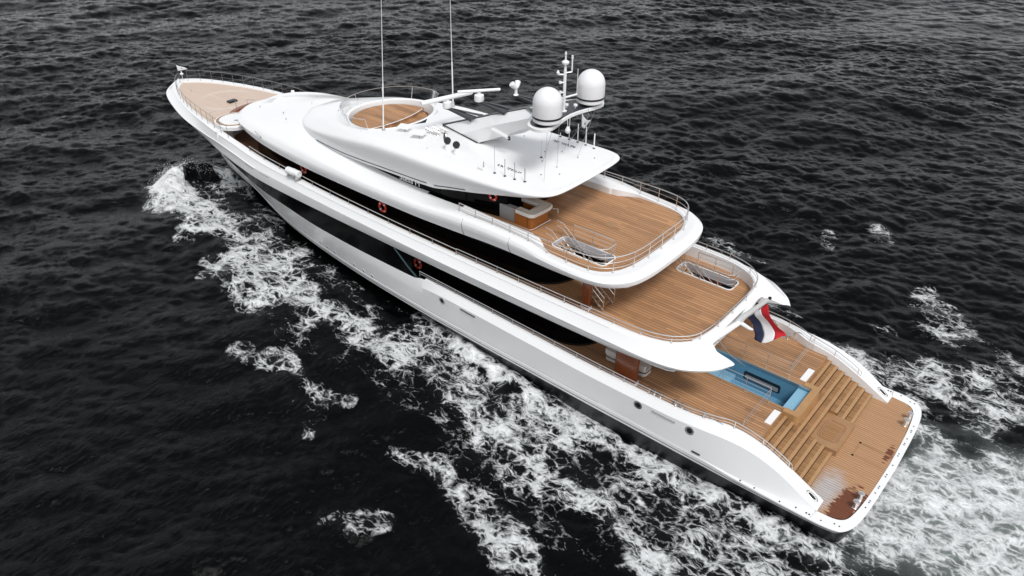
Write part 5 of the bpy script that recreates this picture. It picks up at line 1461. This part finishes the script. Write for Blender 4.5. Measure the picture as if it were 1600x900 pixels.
life_ring((37.3,4.36,7.62),(.07,1,0),'orange life ring behind the white life raft canister')
life_ring((24.5,4.88,4.35),(0,1,0),'orange life ring in the shade aft of the raked hull window frame')
life_ring((18.75,3.32,10.86),(-.1,1,0),'red life ring on the wall beside the bar cabinet').scale = (.78,.78,.78)
# canister
t = empty('life_raft_canister', (36.9,5.55,7.75)); t.scale = (.86,.9,.9); tag(t,'white life raft canister lying on the port bulwark near the bow','life raft')
mb = MB(); mb.lathe((-.82,0,.12),[(0,0),(.25,.0),(.31,.06),(.31,.78),(.33,.8),(.33,.86),(.31,.88),(.31,1.58),(.25,1.64),(0,1.64)],20,Vector((1,.03,0)).normalized()); mb.build('canister_shell', M['white_matt'], t)
for dx in (-.5,.5):
    mb = MB(); mb.box(dx-.05,dx+.05,-.3,.3,-.35,-.12)
    mb.build('cradle', M['steel'], t, smooth=0)
# sofa under the upper deck
t = empty('sofa', (7.6,3.75,ZM)); tag(t,'white upholstered deck sofa behind the broad timber pillar','sofa')
mb = MB(); mb.plate(rrect(-1.35,1.5,-.45,.45,.25),.46,.08); mb.build('seat', M['cream'], t, bevel=.06)
mb = MB(); mb.plate(rrect(-1.3,1.5,.2,.45,.1),.85,.50); mb.build('backrest', M['cream'], t, bevel=.06)
mb = MB(); mb.plate(rrect(-1.37,1.52,-.47,.47,.26),.40,.33); mb.build('dark_band', M['black'], t)
mb = MB(); mb.plate(rrect(-1.2,1.3,-.35,.35,.2),.08,0); mb.build('plinth', M['black'], t)

def cloth(name, grid, mats_rows, label, cat, loc):
    pass
def flag_mesh(name, P, mat, parent):
    mb = MB(); mb.rows(P); o = mb.build(name, mat, parent, smooth=60)
    so = o.modifiers.new('thickness','SOLIDIFY'); so.thickness=.012
    return o
# ensign: hoist along the staff, hanging aft and down in folds
t = empty('ensign_flag', (1.9,0,8.2)); tag(t,'red white and blue ensign hanging from the stern staff','flag')
o0 = Vector((1.9,0,8.2))
H0, H1 = Vector((1.50,.0,8.58)), Vector((2.62,.0,6.98))
def flag_pt(u, v):
    # u along the fly, v from top stripe (0) to bottom stripe (1)
    a = H0.lerp(H1, v*.82)
    L = 2.25
    fall = u*L
    p = a+Vector((-.50*fall*(1-.50*v)+.0, .06*math.sin(u*6+v*2.0)+.0, -.80*fall*(1-.28*v)))
    p.x += .22*math.sin(u*5.2+v*2.6)*u*.8 - .30*v*u
    p.y += .26*math.sin(u*5.5+v*4.2)*u + .12*math.sin(u*11+v*3)*u
    p.z += -.08*math.sin(v*7+u*4)*u
    return p-o0
for k,(mt,nm) in enumerate((('cloth_red','red_stripe'),('cloth_white','white_stripe'),('cloth_blue','blue_stripe'))):
    rows=[]
    for j in range(7):
        v=(k+j/6)/3
        rows.append([flag_pt(i/24,v) for i in range(25)])
    flag_mesh(nm, rows, M[mt], t)
# white house flag under the mast platform
t = empty('house_flag', (15.0,-.55,15.75)); t.scale = (.62,.62,.62); tag(t,'white house flag with dark script hanging under the mast platform','flag')
rows=[]
for j in range(8):
    v=j/7
    rows.append([(-.95*u*(1-.25*v*v) , -.12*math.sin(u*5+v)*.9-.25*u, .12-v*.95*(1-.72*u**1.6)-.28*math.sin(u*3.1)*(.6+.4*v)+(.55*(1-u)**6 if v<.2 else 0)) for u in np.linspace(0,1,14)])
fl = flag_mesh('flag_cloth', rows, M['cloth_white'], t)
mb = MB()
rg = random.Random(2)
for k,u in enumerate(np.linspace(.25,.8,7)):
    x=-.95*u; z=-.25-.28*math.sin(u*3.1)
    yy=-.12*math.sin(u*5+.2)*.9-.25*u+.03
    mb.tube([(x,yy,z-.1),(x-.05,yy,z+.1+.04*(k%2))],.022,4)
    if k<6: mb.tube([(x,yy,z-.1),(x-.09,yy,z-.02)],.018,4)
mb.build('script_marks', M['black'], t)
mb = MB(); mb.tube([(0.0,0,.95),(0,0,-1.0)],.011,4); mb.build('halyard', M['grey'], t); mb = MB(); mb.tube([(-.62,-.15,1.2),(-.6,-.15,-.2)],.02,4); mb.build('halyard', M['grey'], t)
# bow pennant
t = empty('bow_pennant', (62.43,0,9.25)); tag(t,'small white triangular pennant on the bow staff','flag')
rows=[]
for j in range(5):
    v=j/4
    rows.append([(-.95*u,-.62*u+.06*math.sin(u*7),.30-.62*v*(1-u)-.36*u) for u in np.linspace(0,.97,12)])
flag_mesh('flag_cloth', rows, M['cloth_white'], t)
mb = MB(); mb.tube([(-.12,-.06,.13),(-.3,-.17,.04),(-.5,-.30,.0)],.035,4); mb.build('dark_mark', M['seam'], t)

# spray thrown up by the bow, both sides, and along the quarter
rg = np.random.default_rng(5)
V, Fc = [], []
def drop(c, r):
    b = len(V)
    for q in ((1,0,-.7),(-1,0,-.7),(0,1,.7),(0,-1,.7)):
        V.append((c[0]+q[0]*r, c[1]+q[1]*r, c[2]+q[2]*r))
    Fc.extend([(b,b+1,b+2),(b,b+3,b+1),(b,b+2,b+3),(b+1,b+3,b+2)])
for s in (1,-1):
    crest = np.array([(56.6,1.1*s,1.0),(58.7,2.8*s,1.4),(58.6,5.0*s,1.65),(56.6,7.1*s,1.35),(53.0,8.4*s,.8)])
    for k in range(3800):
        t = rg.random()*4; i = int(min(3,t)); f_ = t-i
        c = crest[i]*(1-f_)+crest[i+1]*f_
        h = rg.exponential(.17)
        drop((c[0]+rg.normal(0,.42)-.3*h, c[1]+rg.normal(0,.5)+.4*s*h, c[2]*.75+h), rg.uniform(.008,.030))
sp = link_mesh('spray', V, Fc, M['cloth_white'], None, 0, recalc=False)
tag(sp, kind='stuff')
